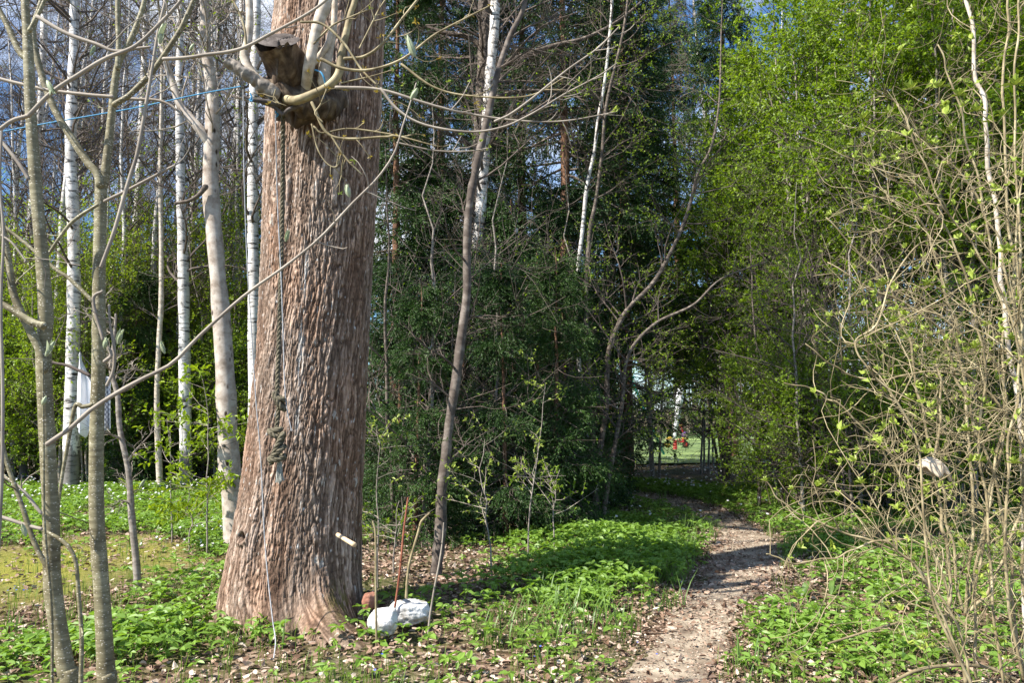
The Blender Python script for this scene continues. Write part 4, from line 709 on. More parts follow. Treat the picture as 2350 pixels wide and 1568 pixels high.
# sawn peg low on the right side
mb = MB(); stemtube(mb, [(775, 1228, 5.98), (794, 1240, 5.78), (813, 1251, 5.6)], 0, [10, 10, 11], 12, 12, .03, cap=True); part('sawn_peg', mb, M['freshwood'], old)

# ---- ropes
def braided(mb, P, r, twist=60):
    P = smooth_curve(P, max(60, int(np.sum(np.linalg.norm(np.diff(P, axis=0), axis=1)) / .012))); n = len(P); T_ = unit(np.gradient(P, axis=0)); a_ = unit(np.cross(T_, [0.3, 1, .2])); b_ = np.cross(T_, a_)
    s_ = np.concatenate([[0], np.cumsum(np.linalg.norm(np.diff(P, axis=0), axis=1))])
    for k in range(3):
        ph = s_ * twist + k * 2.094; mb.tubes(P + (np.cos(ph)[:, None] * a_ + np.sin(ph)[:, None] * b_) * r * .5, np.full(n, r * .58), 7)
rp = thing('climbing_rope', 'thick brown knotted climbing rope hanging down the old trunk', 'rope', at(645, 258, 5.62))
mb = MB(); braided(mb, ats([(648, 238, 5.62), (649, 300, 5.70), (648, 450, 5.78), (645, 600, 5.76), (641, 750, 5.72), (637, 860, 5.70), (636, 930, 5.68)], 0), .0165); braided(mb, ats([(640, 930, 5.67), (636, 970, 5.67), (633, 1000, 5.67)], 0), .016); part('rope_strand', mb, M['rope'], rp)
def knot(px, py, Y_, s, turns, tilt, sd):
    c = at(px, py, Y_); u_ = np.linspace(0, 2 * np.pi, 40); mb = MB()
    for k in range(turns):
        tl = tilt + (k - (turns - 1) / 2) * .5; rad = s * (1 - .1 * k); p = np.stack([np.cos(u_) * rad, np.sin(u_) * rad * .7, np.sin(u_ + k) * rad * .25 + (k - (turns - 1) / 2) * s * .62], -1); p[:, 2] += p[:, 0] * math.tan(tl); braided(mb, p + c, .0185)
    return mb
part('knot', knot(641, 918, 5.64, .036, 2, -.75, 1), M['rope'], rp); part('knot', knot(632, 992, 5.64, .042, 2, -.25, 2), M['rope'], rp); part('knot', knot(636, 1040, 5.62, .052, 3, .65, 3), M['rope'], rp)
mb = MB(); n = 70; b_ = at(640, 1052, 5.64) + rng.normal(0, .006, (n, 3)); e_ = at(642, 1104, 5.64) + rng.normal(0, .013, (n, 3)) * np.array([1, 1, .8]); mid = (b_ + e_) / 2 + rng.normal(0, .005, (n, 3)); mb.tubes(np.stack([b_, mid, e_], 1), np.full((n, 3), .0022), 4); part('frayed_end', mb, M['ropegrey'], rp)
def cordobj(name, label, pts, wpx, m, cat='cord', extra=None):
    P = ats(pts, 0); c = thing(name, label, cat, P[0]); mb = MB(); Q = smooth_curve(P, 90); mb.tubes(Q, np.full(90, wpx / F * P[0, 1] / 2), 6)
    if extra: extra(mb)
    part('strand', mb, M[m], c); return c
def fray(px, py, Y_, k=8, ln=.03):
    def f(mb):
        b_ = np.tile(at(px, py, Y_), (k, 1)); e_ = b_ + rng.normal(0, 1, (k, 3)) * ln * .5 + np.array([0, 0, -ln * .4]); mb.tubes(np.stack([b_, (b_ + e_) / 2, e_], 1), np.full((k, 3), .0012), 4)
    return f
cordobj('thin_cord', 'thin pale cord hanging beside the thick rope and ending in a frayed knot', [(632, 262, 5.6), (636, 450, 5.72), (645, 640, 5.68), (650, 784, 5.66), (652, 860, 5.64), (657, 930, 5.63), (668, 985, 5.62)], 2.6, 'cord', extra=fray(668, 985, 5.62))
cordobj('thin_cord', 'long thin grey cord running down the left of the old trunk to the ground', [(558, 205, 5.5), (560, 400, 5.55), (567, 600, 5.6), (578, 780, 5.62), (588, 930, 5.62), (598, 1050, 5.62), (605, 1200, 5.6), (612, 1300, 5.56), (625, 1420, 5.45), (632, 1470, 5.36), (628, 1512, 5.22)], 2.6, 'cord')
cordobj('blue_cord', 'bright blue cord stretched from the old tree to beyond the left edge', [(-60, 314, 5.2), (100, 284, 5.25), (300, 249, 5.32), (450, 217, 5.38), (552, 198, 5.42)], 3.0, 'blue')
cordobj('blue_cord', 'short loop of bright blue cord around the burl of the old tree', [(723, 160, 5.45), (735, 165, 5.42), (743, 178, 5.42), (746, 196, 5.45), (742, 225, 5.5)], 4.5, 'blue')
cordobj('blue_cord', 'small blue knotted cord end dangling below the dead limb', [(574, 214, 5.4), (577, 222, 5.4), (574, 230, 5.4), (579, 232, 5.4)], 4, 'blue', extra=fray(577, 226, 5.4))
cordobj('blue_cord', 'small blue cord end tied at the top of the thin pale cord', [(636, 250, 5.56), (633, 258, 5.56), (638, 262, 5.56), (634, 268, 5.56)], 4, 'blue', extra=fray(636, 262, 5.56))

# ================================================================ smooth-barked young trees in front, left
def young(label, pts, Y_, w_, branches, buds=(), mm='rowan', dY=0.0):
    Y_ = Y_ + dY; branches = [(b_[0], b_[1] + dY, *b_[2:]) for b_ in branches]; buds = [(q[0], q[1], q[2] + dY, *q[3:]) for q in buds]
    P = ats([pts[0]], Y_)[0]; b_ = (P[0], P[1], float(gz(P[0], P[1]))); t = thing('young_tree', label, 'tree', b_)
    mb = MB(); Pb = ats(pts, Y_); foot_ = np.array([Pb[0, 0] + .02, Pb[0, 1], -.05]); w0 = np.interp(np.linspace(0, 1, len(pts)), np.linspace(0, 1, len(w_)), w_) / F * Y_ / 2
    Q = smooth_curve(np.hstack([np.vstack([foot_, Pb]), np.concatenate([[w0[0] * 1.1], w0])[:, None]]), 110); rr_ = Q[:, 3] * (1 + .035 * (vn(np.arange(110) * .5, np.zeros(110) + 5) - .5) + .05 * (np.exp(-((np.arange(110) % 17) - 8.) ** 2 / 2)))
    mb.tubes(Q[:, :3], rr_, 18); part('trunk', mb, M[mm], t)
    for br in branches:
        bp, by_, bw = br[:3]; m_ = br[3] if len(br) > 3 else mm; tn = br[4] if len(br) > 4 else 2
        mb = MB(); P, Rr = stemtube(mb, bp, by_, bw, 44, 10, .09)
        if tn: b1, r1 = grow(P[None], Rr[None], tn, .3, 1, (35, 70), (.05, .22), 5, .05, .2, .6, .003, .5); mb.tubes(b1, np.maximum(r1, .001), 5)
        part('branch', mb, M[m_], t)
    for q in buds: bud(t, *q)
    return t
young('smooth olive barked stem leftmost of the two in front', [(160, 1575), (152, 1540), (122, 1359), (117, 1184), (107, 984), (100, 814), (105, 725), (95, 575), (82, 425), (70, 250), (65, 125), (57, 0), (50, -120)], 2.9, [38, 37, 37, 35, 33, 33, 31, 28, 26, 24, 22, 17, 14],
    [([(68, 140), (45, 118), (20, 65), (0, 25), (-30, -30)], 2.9, [16, 13, 11]), ([(68, 70), (85, 38), (102, 0), (115, -40)], 2.88, [12, 9, 8]), ([(102, 850), (95, 815), (75, 770), (50, 722), (30, 670), (20, 600), (0, 505), (-40, 380)], 2.85, [20, 19, 17, 15, 14]),
     ([(100, 748), (80, 742), (50, 725), (0, 695), (-30, 680)], 2.8, [18, 15, 12]), ([(66, 265), (115, 215), (165, 180), (240, 135), (310, 105), (370, 50), (415, 0), (440, -40)], 2.75, [11, 10, 10, 9, 8, 6], 'ltwig'), ([(0, 296), (30, 276), (66, 265)], 2.76, [9, 10], 'ltwig', 0),
     ([(108, 1020), (125, 1008), (165, 980), (210, 940), (280, 895), (330, 868), (395, 834), (450, 778), (535, 700), (585, 660), (635, 625), (675, 595), (735, 545), (810, 465), (865, 410), (905, 350), (925, 285), (940, 240), (955, 190)], 2.7, [11, 10, 10, 9, 8, 7, 6.5, 6, 5, 4, 3], 'ltwig', 4),
     ([(95, 1179), (50, 1124), (0, 1089), (-40, 1075)], 2.8, [7, 7, 6], 'ltwig'), ([(112, 1310), (80, 1249), (50, 1159), (15, 1059), (0, 984), (-15, 900)], 2.75, [12, 11, 9, 8]), ([(95, 1215), (55, 1204), (0, 1186), (-30, 1178)], 2.75, [8, 8, 6], 'ltwig', 0),
     ([(95, 1215), (145, 1244), (172, 1284), (180, 1359), (187, 1459), (185, 1580)], 2.85, [7, 9, 9, 9, 10], 'rowan', 1), ([(120, 1590), (118, 1400), (102, 1200), (100, 1010), (98, 830)], 2.72, [6, 7, 6, 5, 4], 'rowan', 0),
     ([(85, 37), (150, 75), (220, 100), (265, 117), (320, 110), (345, 107)], 2.8, [10, 9, 8, 7, 5], 'ltwig'), ([(65, 410), (40, 370), (0, 320), (-20, 295)], 2.8, [9, 8, 7], 'ltwig', 0)],
    [(108, 185, 2.72, 40, 14, 300), (655, 555, 2.66, 28, 10, 70), (801, 452, 2.66, 30, 13, 100), (952, 130, 2.66, 55, 18, 110), (942, 228, 2.66, 32, 12, 60), (60, 1232, 2.7, 30, 10, 110), (98, 930, 2.7, 22, 12, 70), (105, 818, 2.7, 40, 14, 60)])
young('smooth olive barked stem forking at mid height, right one of the two in front', [(246, 1580), (243, 1540), (235, 1384), (222, 1184), (222, 984), (227, 809), (227, 650), (230, 525), (232, 410)], 3.0, [42, 38, 34, 32, 30, 30, 28, 27, 26],
    [([(236, 430), (247, 350), (257, 250), (270, 150), (300, 90), (325, 25), (340, -40)], 3.0, [22, 18, 17, 15, 12, 11]), ([(230, 425), (223, 400), (200, 370), (170, 325), (125, 250), (92, 160), (75, 75), (90, 20), (105, -30)], 2.98, [20, 18, 17, 16, 15, 13, 11]),
     ([(270, 155), (272, 100), (270, 40), (270, -30)], 2.98, [13, 11, 11]), ([(262, 240), (275, 232), (300, 215), (340, 175), (370, 135), (415, 65), (445, 0), (460, -40)], 2.95, [15, 13, 13, 12, 12, 11]),
     ([(232, 612), (262, 530), (285, 450), (300, 400), (315, 350), (335, 240), (350, 150), (365, 60), (385, -20)], 2.9, [8, 9, 9, 8, 7, 6], 'ltwig', 3), ([(224, 470), (165, 510), (120, 570), (100, 600)], 2.92, [8, 8, 6], 'rowan'), ([(240, 462), (295, 435), (380, 390), (400, 380)], 2.95, [8, 7, 5], 'ltwig'),
     ([(213, 692), (160, 640), (130, 620), (60, 560), (0, 512)], 2.9, [9, 9, 8, 7], 'rowan'), ([(258, 222), (200, 217), (115, 207), (50, 193), (-10, 178)], 2.9, [9, 8, 8, 8], 'ltwig'), ([(262, 225), (310, 227), (370, 232), (410, 255), (440, 285)], 3.02, [8, 7, 6, 5], 'ltwig'),
     ([(210, 930), (190, 934), (172, 934), (155, 1024), (140, 1109), (132, 1184)], 2.9, [10, 10, 8, 7], 'rowan', 1), ([(240, 830), (255, 815), (243, 790)], 2.9, [9, 8, 8], 'ltwig', 0), ([(245, 885), (260, 850), (262, 800), (253, 745), (250, 700)], 2.93, [7, 7, 5], 'ltwig', 2),
     ([(205, 862), (180, 850), (150, 838), (122, 832), (105, 815)], 2.85, [8, 7, 5], 'twig', 3), ([(236, 780), (214, 690), (235, 668)], 2.9, [7, 8, 6], 'ltwig', 0), ([(375, 135), (425, 132), (475, 125), (550, 112), (625, 75), (715, 25), (770, -20)], 2.85, [9, 8, 8, 7, 6], 'ltwig', 3)],
    [(366, 100, 2.88, 50, 16, 80), (218, 105, 2.8, 26, 10, 250), (240, 800, 2.88, 26, 13, 80), (378, 812, 2.9, 30, 10, 110), (445, 100, 2.8, 22, 8, 240), (270, 790, 2.85, 36, 12, 70), (320, 1120, 2.85, 22, 8, 60)], dY=.3)
young('slender bare shoot at the far left edge in front', [(-30, 1600), (-10, 1350), (4, 1100), (6, 900), (2, 700), (8, 540), (0, 420), (4, 300)], 2.6, [8, 8, 7, 6, 5], [([(4, 540), (30, 560), (60, 600)], 2.6, [5, 4], 'ltwig')], mm='ltwig')

# leafy low sprays between the alder and the birches
def spray(label, px, py, Y_, n_, name='leafy_seedling', mat_='leaf_yel', h=1.6, ls=(.05, .085), up=.05):
    p = at(px, 1100, Y_); t = thing(name, label, 'plant', (p[0], p[1], float(gz(p[0], p[1]))))
    H = at(px, py, Y_)[2]; P = trunk_curve(H, .05, 10, (rng.normal(0, .06), 0)) + np.array([p[0], p[1], 0]); mb = MB(); Rr = np.linspace(.01, .003, 10); mb.tubes(P, Rr, 6); part('stem', mb, M['grey'], t)
    Cn = MB(); b1, r1 = grow(P[None], Rr[None], n_, .3, 1, (50, 85), (.25, .6), 5, up, .12, .6, .005, .4); Cn.tubes(b1, r1, 4); b2, r2 = grow(b1, r1, 4, .2, 1, (30, 60), (.1, .25), 4, 0, .15, .6, .003, .5); Cn.tubes(b2, r2, 3)
    put_leaves(Cn, b2, 5, ls, .5, 1, .1, 1, 1, 1.2, False); part('foliage', Cn, [M['ltwig'], M[mat_]], t, smooth=False)
spray('leafy seedling with bright layered leaves left of the alder foot', 480, 870, 8.6, 20); spray('leafy seedling with yellow green leaves between straight birch and alder', 400, 960, 9.6, 14)
spray('low leafy seedling in front of the straight birch foot', 440, 1120, 9.0, 14, h=.7)
spray('leafy seedling with opening leaves at the right side of the thick trunk', 870, 1000, 7.3, 12, mat_='leaf_bud', ls=(.03, .05)); spray('small leafy seedling between thick trunk and leaning tree', 905, 1150, 7.6, 10, mat_='leaf_cherry', ls=(.03, .055))
spray('rowan seedling with pale opening leaves in the dark centre', 1210, 880, 8.2, 12, mat_='leaf_bud', ls=(.03, .05)); spray('rowan seedling low in front of the shaded spruces', 1130, 1010, 7.6, 10, mat_='leaf_bud', ls=(.03, .05)); spray('green seedling left of the path bend under the spruces', 1270, 1080, 8.6, 10, mat_='leaf_cherry', ls=(.03, .05))

# ================================================================ RIGHT SHRUB (lilac)
def lilac(label, stems, nb, seed_pts=None, tanm='tan', dens=1.0, tufts=.6):
    P0 = ats([stems[0][0][0]], stems[0][1])[0]; t = thing('lilac_shrub', label, 'shrub', (P0[0], P0[1], float(gz(P0[0], P0[1])))); CP = []; CR = []
    for pts, Y_, w_, mm in stems:
        mb = MB(); P = ats(pts, Y_)
        P_, R_ = stemtube(mb, pts, Y_, [q * .66 for q in w_], 60, 9, 4.0); part('stem', mb, M[mm], t); CP.append(P_); CR.append(R_)
    CP = np.stack(CP); CR = np.stack(CR); Cn = MB()
    b1, r1 = grow(CP, CR, int(nb * .95), .03, 1, (25, 85), (.3, .95), 9, .03, .27, .75, .0034, .45); 
    lim = lambda b, r: (b[keep(b)], r[keep(b)])
    def keep(b): # stay clear of the lens and of the path gap
        q = b.reshape(len(b), -1, 3); px = q[..., 0] / q[..., 1] * F + 1174; return (q[..., 1].min(1) > 2.0) & (px.min(1) > 1860 - 110 * (q[..., 2].mean(1) < 1.2)) & (q[..., 2].min(1) > .02)
    b1, r1 = lim(b1, r1); b2, r2 = grow(b1, r1, 3, .15, 1, (30, 80), (.12, .5), 7, .05, .3, .8, .0022, .55); b2, r2 = lim(b2, r2); b3, r3 = grow(b2, r2, 2, .2, 1, (30, 75), (.05, .25), 5, .08, .24, .85, .0017, .6); b3, r3 = lim(b3, r3)
    Cn.tubes(b1, np.maximum(r1, .0014), 5); Cn.tubes(b2, np.maximum(r2, .0011), 4); Cn.tubes(b3, np.maximum(r3, .0009), 4); part('crown', Cn, M[tanm], t)
    tips = np.concatenate([b1[:, -1], b2[:, -1], b3[:, -1]]); k = rng.random(len(tips)) < tufts * .5; tp = tips[k]; td = rng.normal(0, .4, (len(tp), 3)) + np.array([0, 0, .8]); sz_ = rng.uniform(.4, 1, len(tp))
    lb = MB(); rep = 6; B = np.repeat(tp, rep, 0); D = np.repeat(unit(td), rep, 0) + rng.normal(0, .55, (len(tp) * rep, 3)); s_ = np.repeat(sz_, rep) * rng.uniform(.025, .05, len(B)); lb.leaves(B, D, rng.normal(0, .7, (len(B), 3)) + np.array([-.2, -.5, .6]), s_, s_ * .5, 0, .14, False)
    part('foliage', lb, M['leaf_bud'], t, smooth=False); return t
lilac('lilac shrub in the right foreground carrying the pale dry leaf', [
    ([(2222, 1590), (2215, 1554), (2185, 1444), (2180, 1334), (2165, 1214), (2155, 1134), (2147, 1054), (2160, 950), (2150, 840)], 4.1, [14, 13, 12, 11, 10, 7], 'tan'),
    ([(2230, 1590), (2210, 1480), (2150, 1360), (2080, 1280), (2000, 1240), (1905, 1210), (1850, 1190), (1790, 1150), (1755, 1100)], 3.9, [9, 8, 7, 6, 4], 'tan'),
    ([(2230, 1590), (2170, 1420), (2090, 1290), (2020, 1240), (1945, 1270), (1860, 1290), (1800, 1290), (1760, 1270)], 3.8, [8, 8, 7, 6, 5, 4], 'tan'),
    ([(2235, 1590), (2150, 1400), (2120, 1200), (2100, 1010), (2040, 900), (1990, 850), (1960, 790), (2010, 740), (2045, 640), (2110, 560), (2190, 545)], 3.6, [9, 8, 8, 7, 7, 6, 6, 5], 'tan'),
    ([(2300, 1590), (2280, 1400), (2270, 1200), (2250, 1000), (2260, 820), (2230, 700), (2190, 560), (2130, 470), (2060, 400)], 3.9, [10, 9, 8, 7, 5], 'tan'),
    ([(2240, 1590), (2240, 1400), (2260, 1200), (2300, 1000), (2290, 850), (2200, 760), (2100, 690), (2010, 640)], 4.2, [10, 9, 8, 6, 5], 'tan')], 17)
lilac('lilac shrub with tall pale stems against the right edge', [
    ([(2345, 1500), (2340, 1200), (2335, 950), (2320, 784), (2300, 690), (2285, 600), (2275, 425), (2250, 275), (2240, 150), (2225, 0), (2220, -80)], 4.6, [18, 17, 16, 15, 14, 13], 'pale'),
    ([(2360, 1560), (2352, 1300), (2345, 1100), (2350, 900), (2330, 700), (2310, 500), (2300, 250), (2310, 100), (2320, -40)], 4.3, [12, 11, 10, 9, 8], 'tan'),
    ([(2350, 1560), (2330, 1350), (2290, 1150), (2240, 1000), (2200, 880), (2150, 760), (2080, 700), (1990, 660), (1900, 600)], 4.4, [11, 10, 9, 7, 5], 'tan'),
    ([(2380, 1500), (2370, 1100), (2340, 800), (2290, 560), (2220, 420), (2130, 340), (2040, 300)], 4.0, [10, 9, 7, 5], 'tan'),
    ([(2340, 1550), (2300, 1250), (2320, 1000), (2345, 800), (2340, 560), (2325, 300), (2335, 60), (2340, -60)], 3.8, [10, 9, 8, 7], 'tan'),
    ([(2400, 1200), (2360, 900), (2310, 700), (2230, 560), (2150, 450), (2090, 300), (2060, 240)], 3.6, [9, 8, 6, 4], 'tan'),
    ([(2390, 1300), (2350, 1050), (2260, 900), (2150, 850), (2030, 870), (1930, 850), (1850, 790)], 4.2, [9, 8, 6, 4], 'tan')], 17)
lilac('lilac shrub with fine twigs behind the other two at the right', [
    ([(2200, 1400), (2180, 1200), (2130, 1000), (2100, 850), (2060, 700), (1980, 590), (1900, 500)], 5.6, [10, 9, 7, 5], 'tan'), ([(2210, 1400), (2230, 1100), (2200, 800), (2150, 600), (2080, 480), (1960, 440)], 5.8, [10, 9, 7, 5], 'tan'),
    ([(2220, 1400), (2280, 1100), (2300, 800), (2260, 500), (2200, 250), (2150, 100)], 5.7, [11, 9, 8, 5], 'tan'), ([(2190, 1400), (2120, 1200), (2040, 1050), (1950, 950), (1880, 900), (1800, 880)], 5.5, [9, 7, 6, 4], 'tan'), ([(2230, 1400), (2330, 1200), (2360, 900), (2330, 600), (2350, 300)], 5.6, [11, 9, 8, 6], 'tan')], 11, tufts=.8)
def tuft(t, px, py, Y_, sz):
    c = at(px, py, Y_); mb = MB(); e = c + np.array([rng.uniform(.05, .2), rng.uniform(.02, .12), -rng.uniform(.08, .2)]); P = smooth_curve(np.array([e, (c + e) / 2 + rng.normal(0, .02, 3), c]), 12); mb.tubes(P, np.linspace(.002, .0014, 12), 6); tw_ = part('twig', mb, M['tan'], t)
    L_ = sz / F * Y_; n_ = 9; a = np.arange(n_) * 2.4; el_ = np.linspace(.15, 1.3, n_); D = np.stack([np.cos(a) * np.cos(el_), np.sin(a) * np.cos(el_), np.sin(el_)], -1); mb = MB(); mb.leaves(np.tile(c, (n_, 1)), D, np.stack([-np.cos(a) * np.sin(el_), -np.sin(a) * np.sin(el_), np.cos(el_)], -1), L_ * rng.uniform(.45, .65, n_), L_ * .3, 0, .12, False); part('leaf_rosette', mb, M['leaf_bud'], tw_, smooth=False)
for lt, Y_, ps in (('carrying the pale', 3.7, [(2025, 655, 42), (2050, 740, 34), (2125, 655, 36), (2235, 800, 40), (2270, 940, 36), (2030, 900, 36), (2085, 920, 40), (2140, 895, 34), (2250, 1060, 40), (2325, 1065, 38), (2215, 990, 34), (1885, 1110, 26), (1975, 1110, 30), (1755, 1105, 24), (1815, 1125, 22), (2045, 950, 30), (1920, 1500, 34)]),
        ('tall pale stems', 3.8, [(2090, 205, 44), (2155, 200, 40), (2200, 220, 44), (2040, 262, 38), (1980, 272, 34), (1975, 300, 30), (2250, 555, 40), (2312, 580, 48), (2115, 345, 36), (2240, 255, 38), (2300, 265, 36), (2330, 195, 52), (2180, 300, 34), (2165, 250, 30), (2050, 320, 34), (2270, 280, 34), (1868, 380, 22), (1925, 355, 22), (2320, 780, 34), (2180, 365, 28)])):
    t_ = [o for o in C.objects if o.name.startswith('lilac_shrub') and lt in o.get('label', '')][0]
    for px, py, z_ in ps: tuft(t_, px, py, Y_ + rng.normal(0, .1), z_)
# low litter-level dead twigs
for pts, Y_, w_, lab in (([(1900, 1478, 4.4), (1990, 1450, 4.5), (2060, 1430, 4.6)], 0, [5, 6, 5], 'long bare tan twig lying low in front of the lilac'), ([(2030, 1575, 3.8), (2120, 1535, 3.9), (2250, 1530, 4.0), (2330, 1560, 4.0)], 0, [7, 8, 8, 7], 'bent pale branch lying along the bottom right corner')):
    P = ats(pts, 0); mb = MB(); stemtube(mb, pts, 0, w_, 30, 8, .1); q = thing('fallen_branch', lab, 'branch', P[0]); part('stem', mb, M['tan'], q); b1, r1 = grow(P[None], np.full((1, len(P)), .006), 4, .2, .9, (30, 70), (.05, .2), 4, 0, .2, .6, .003, .5)
    for k_ in range(4): mb = MB(); mb.tubes(b1[k_:k_ + 1], r1[k_:k_ + 1], 4); part('twig', mb, M['tan'], q)
# pale curled dry leaf
c = at(2142, 1082, 3.9); mb = MB(); uu = np.linspace(0, 2 * np.pi, 40, endpoint=False); vv = np.linspace(0, 1, 14); rows_ = []
for v_ in vv:
    ph_ = v_ * 1.75; rad = .066 * math.sin(ph_) * (1 + .10 * np.sin(uu * 3 + 1) * v_ + .07 * np.sin(uu * 8) * v_ ** 2 + .16 * v_ ** 4 * np.cos(uu * 5 + 2)) + .0005
    rows_.append(c + np.stack([rad * np.cos(uu) * 1.05, rad * np.sin(uu) * .8, .062 * math.cos(ph_) - .30 * rad * np.cos(uu) - .016 * v_ ** 3 * np.cos(uu * 4 + .6) + .003 * np.sin(uu * 9)], -1))
mb.grid(np.array(rows_), 0, .8, wrap=True); dlf = solo('dry_leaf', mb, M['dryleaf'], 'large pale curled dry leaf caught in the lilac twigs', 'dead leaf', loc=c); md = dlf.modifiers.new('thick', 'SOLIDIFY'); md.thickness = .0015

# ================================================================ small things
for lab, pts, w_, m_ in (('thin tan stick nearest the thick trunk, stuck upright in the ground', [(864, 1491), (862, 1353), (862, 1276), (861, 1220), (855, 1196)], [4.5, 5, 5, 4.5], 'tan'), ('straight reddish stick standing in front of the white stones', [(894, 1463), (907, 1386), (917, 1315), (927, 1213), (936, 1142)], [5, 5, 5, 4], 'redstick'),
        ('bent pale stick with a broken forked top behind the white stones', [(930, 1445), (931, 1391), (935, 1322), (942, 1282), (960, 1220), (967, 1197), (986, 1178)], [6, 6, 6, 6, 5], 'tan'), ('greenish grey stick leaning just right of the white stones', [(981, 1468), (986, 1417), (996, 1353), (1006, 1302), (1014, 1251), (1018, 1200)], [5, 4.5, 4, 3], 'ltwig')):
    Y_ = gat(*pts[0])[1]; P = ats(pts, Y_); q = thing('stick', lab, 'stick', P[0], 'sticks standing in the ground beside the old tree'); mb = MB(); P_, R_ = stemtube(mb, pts, Y_, w_, 30, 8, .12, cap=True); part('stem', mb, M[m_], q)
    mb = MB(); b1, r1 = grow(P_[None], R_[None], 4, .3, .9, (40, 70), (.01, .025), 3, 0, .1, .8, .004, .6); mb.tubes(b1, r1, 5); part('twig_stub', mb, M[m_], q)
def stone(name, lab, px0, px1, py0, py1, Y_, m_, sd, depth=.1, cat='stone'):
    a_ = at(px0, py1, Y_); b_ = at(px1, py0, Y_); c = (a_ + b_) / 2; rad = np.array([(b_[0] - a_[0]) / 2, depth, (b_[2] - a_[2]) / 2 * 1.1]); c[1] += depth * .5
    V = blob(np.zeros(3), np.ones(3), 40, .24, sd, 1.5); s_ = np.abs(V).max(-1, keepdims=True); nrm = np.linalg.norm(V, axis=-1, keepdims=True); V = V * .6 + V / s_ * nrm * .75 * .4
    f = 5.5; V = V + .03 * (np.stack([np.abs(vn(V[..., 0] * f + 40 + k * 9, V[..., 2] * f + V[..., 1] * f + 60, s=k + sd) - .5) for k in range(3)], -1) * 2 - .5) * 2
    mb = MB(); mb.grid(c + V * rad, 0, .5, wrap=True); return solo(name, mb, m_, lab, cat, loc=tuple(c))
stone('white_stone', 'rough white stone touching the root of the old tree, smaller of the pair', 838, 912, 1398, 1466, 5.55, M['stone'], 1, .10)
stone('white_stone', 'long white stone behind the reddish stick, larger of the pair', 878, 992, 1386, 1440, 5.8, M['stone'], 2, .12)
stone('red_stone', 'reddish brown stone half hidden behind the white stones', 828, 866, 1362, 1402, 6.1, M['redstone'], 4, .1)
# cloths on a line
def drape(name, lab, L_, R_, top, bot, Y_, m_, folds, sd):
    nu, nv = 50, 40; u_ = np.linspace(0, 1, nu); v_ = np.linspace(0, 1, nv); U, W = np.meshgrid(u_, v_); c = at((L_[0] + R_[0]) / 2, 900, Y_)
    px = (np.interp(W, np.linspace(0, 1, len(L_)), L_)) * (1 - U) + np.interp(W, np.linspace(0, 1, len(R_)), R_) * U; tp = np.interp(U, np.linspace(0, 1, len(top)), top); bt = np.interp(U, np.linspace(0, 1, len(bot)), bot); py = tp * (1 - W) + bt * W
    V = np.array([[at(px[j, i], py[j, i], Y_) for i in range(nu)] for j in range(nv)]); V[..., 1] += .07 * np.sin(U * folds * 2 * np.pi + W * 1.2 + sd) * (.3 + W * .8) + .03 * np.sin(U * folds * 4.3 * np.pi + 2 + sd)
    mb = MB(); mb.grid(V, 0, .5); t_ = V[0, nu // 3]; o = solo(name, mb, m_, lab, 'cloth', loc=tuple(t_)); md = o.modifiers.new('thick', 'SOLIDIFY'); md.thickness = .004; return o
drape('white_cloth', 'white cloth hanging in long folds in front of the thick left birch', [183, 176, 172, 171], [187, 213, 216, 218], [808, 815, 842], [980, 984, 1007, 960, 950], 14.7, M['cloth'], 1.7, 0)
drape('checked_cloth', 'grey and white patterned cloth hanging right of the white cloth, behind the front stem', [232, 231, 230], [254, 255, 258], [862, 866], [996, 984], 14.6, M['check'], 1.4, 1)
cordobj('washing_line', 'thin dark line holding the white and patterned cloths', [(183, 700, 14.7), (184, 760, 14.7), (185, 808, 14.7), (213, 842, 14.68), (232, 860, 14.65), (256, 866, 14.62), (330, 868, 14.6)], 1.6, 'pblack')

# ---- playground beyond the spruces
def cyl(p0, p1, r, m, parent, name, k=12, cap=True):
    mb = MB(); P = np.linspace(p0, p1, 3); mb.tubes(P, np.full(3, r), k, cap=True); mb.tubes(P[::-1].copy(), np.full(3, r), k, cap=True); return part(name, mb, M[m], parent)
def box(c, s, m, parent, name, rot=0, bev=.02):
    V = np.array([[x_, y_, z_] for x_ in (-1, 1) for y_ in (-1, 1) for z_ in (-1, 1)], float) * np.array(s) / 2; cr_, sr_ = math.cos(rot), math.sin(rot); V = V @ np.array([[cr_, 0, -sr_], [0, 1, 0], [sr_, 0, cr_]]) + np.array(c)
    mb = MB(); mb.add(V, [[0, 1, 3, 2], [4, 6, 7, 5], [0, 4, 5, 1], [2, 3, 7, 6], [0, 2, 6, 4], [1, 5, 7, 3]]); o = part(name, mb, M[m], parent, smooth=False); b_ = o.modifiers.new('bevel', 'BEVEL'); b_.width = bev; b_.segments = 2; return o
YR = 30.; px2 = YR / F; base = at(1549, 1033, YR); sr = thing('spring_rider', 'small red and yellow motorcycle spring rider on the playground lawn', 'play equipment', (base[0], YR, base[2]))
s_ = np.linspace(0, 1, 140); q = np.stack([base[0] + .07 * np.cos(s_ * 2 * np.pi * 6), YR + .07 * np.sin(s_ * 2 * np.pi * 6), base[2] + s_ * .36], -1); mb = MB(); mb.tubes(q, np.full(140, .02), 6); part('spring', mb, M['pred'], sr)
w1 = at(1531, 1022, YR); w2 = at(1573, 1021, YR)
def wheel(c, r, tm, rm):
    mb = MB(); a_ = np.linspace(0, 2 * np.pi, 30); P = np.stack([c[0] + r * np.cos(a_), c[1] + 0 * a_, c[2] + r * np.sin(a_)], -1); mb.tubes(P, np.full(30, r * .28), 8); w_ = part('wheel', mb, M[tm], sr); cyl(c + np.array([0, .03, 0]), c - np.array([0, .03, 0]), r * .8, rm, w_, 'hub'); return w_
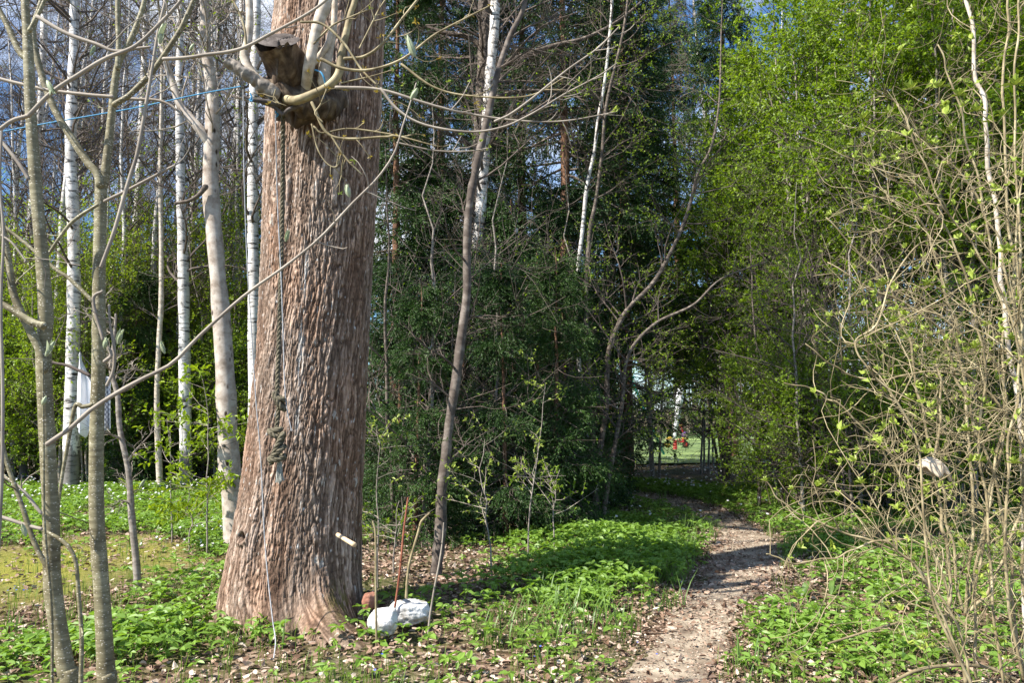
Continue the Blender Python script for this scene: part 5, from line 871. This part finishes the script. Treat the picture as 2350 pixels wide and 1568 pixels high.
wheel(w1, .08, 'pyel', 'pyel'); wheel(w2, .10, 'pblack', 'pred')
box(at(1545, 1010, YR), (.62, .16, .06), 'plank', sr, 'seat_board', .05); box(at(1535, 1006, YR), (.2, .16, .08), 'pyel', sr, 'seat', -.3); box(at(1562, 1012, YR), (.22, .14, .14), 'pred', sr, 'tank'); cyl(w2, at(1563, 975, YR), .03, 'pred', sr, 'fork'); cyl(at(1561, 976, YR) + np.array([0, .2, 0]), at(1561, 976, YR) - np.array([0, .2, 0]), .02, 'pyel', sr, 'handlebar')
fv = MB(); addblob(fv, at(1571, 999, YR), (.13, .10, .12), n=12, amp=.2, sd=3); part('fairing', fv, M['ppur'], sr); box(at(1572, 1007, YR), (.22, .2, .06), 'pyel', sr, 'mudguard', .2)
YS = 27.; sw = thing('swing_frame', 'teal metal swing frame with a faded red post, glimpsed through the spruce', 'play equipment', at(1350, 1040, YS))
for (a_, b_) in (((1347, 872), (1376, 1036)), ((1347, 872), (1318, 1040)), ((1447, 868), (1524, 1034)), ((1447, 868), (1420, 1040))): p0 = at(*a_, YS); p1 = at(*b_, YS); p1[2] = .02; cyl(p1, p0, .04, 'pteal', sw, 'leg')
cyl(at(1340, 871, YS), at(1455, 867, YS), .045, 'pteal', sw, 'crossbar'); 
for k_ in (1366, 1376): cyl(at(k_, 1025, YS - .3), at(k_ - 2, 878, YS - .3), .035, 'ppink', sw, 'ladder_rail')
for k_ in range(7): cyl(at(1365, 1015 - k_ * 20, YS - .3), at(1375, 1015 - k_ * 20, YS - .3), .02, 'pred', sw, 'rung')
pa = thing('white_parasol', 'closed white parasol standing on the bright lawn behind the spring rider', 'parasol', at(1547, 1008, 38)); mb = MB(); P = ats([(1547, 1006), (1550, 980), (1556, 940), (1559, 915), (1562, 895), (1562, 885)], 38); mb.tubes(smooth_curve(P, 16), np.interp(np.linspace(0, 1, 16), [0, .2, .6, .85, 1], [.06, .11, .19, .16, .03]) , 12); part('canopy', mb, M['pwhite'], pa); p1 = at(1545, 1014, 38); p1[2] = 0; cyl(p1, at(1562, 880, 38), .03, 'plank', pa, 'pole')
bn = thing('bench', 'low bench of pale planks at the lawn edge behind the spruces', 'bench', at(1333, 1042, 26))
for k_ in range(2): box(at(1333, 1032, 26) + np.array([0, k_ * .2, 0]), (.75, .16, .05), 'plank', bn, 'seat_plank')
for k_ in (-1, 1): c_ = at(1333, 1032, 26) + np.array([k_ * .28, .1, 0]); box((c_[0], c_[1], (c_[2] - .03) / 2), (.06, .3, c_[2] - .03), 'plank', bn, 'leg')
for pr in protos.values():
    for o in pr:
        if o.name not in used:
            for ch in list(o.children): bpy.data.objects.remove(ch)
            bpy.data.objects.remove(o)
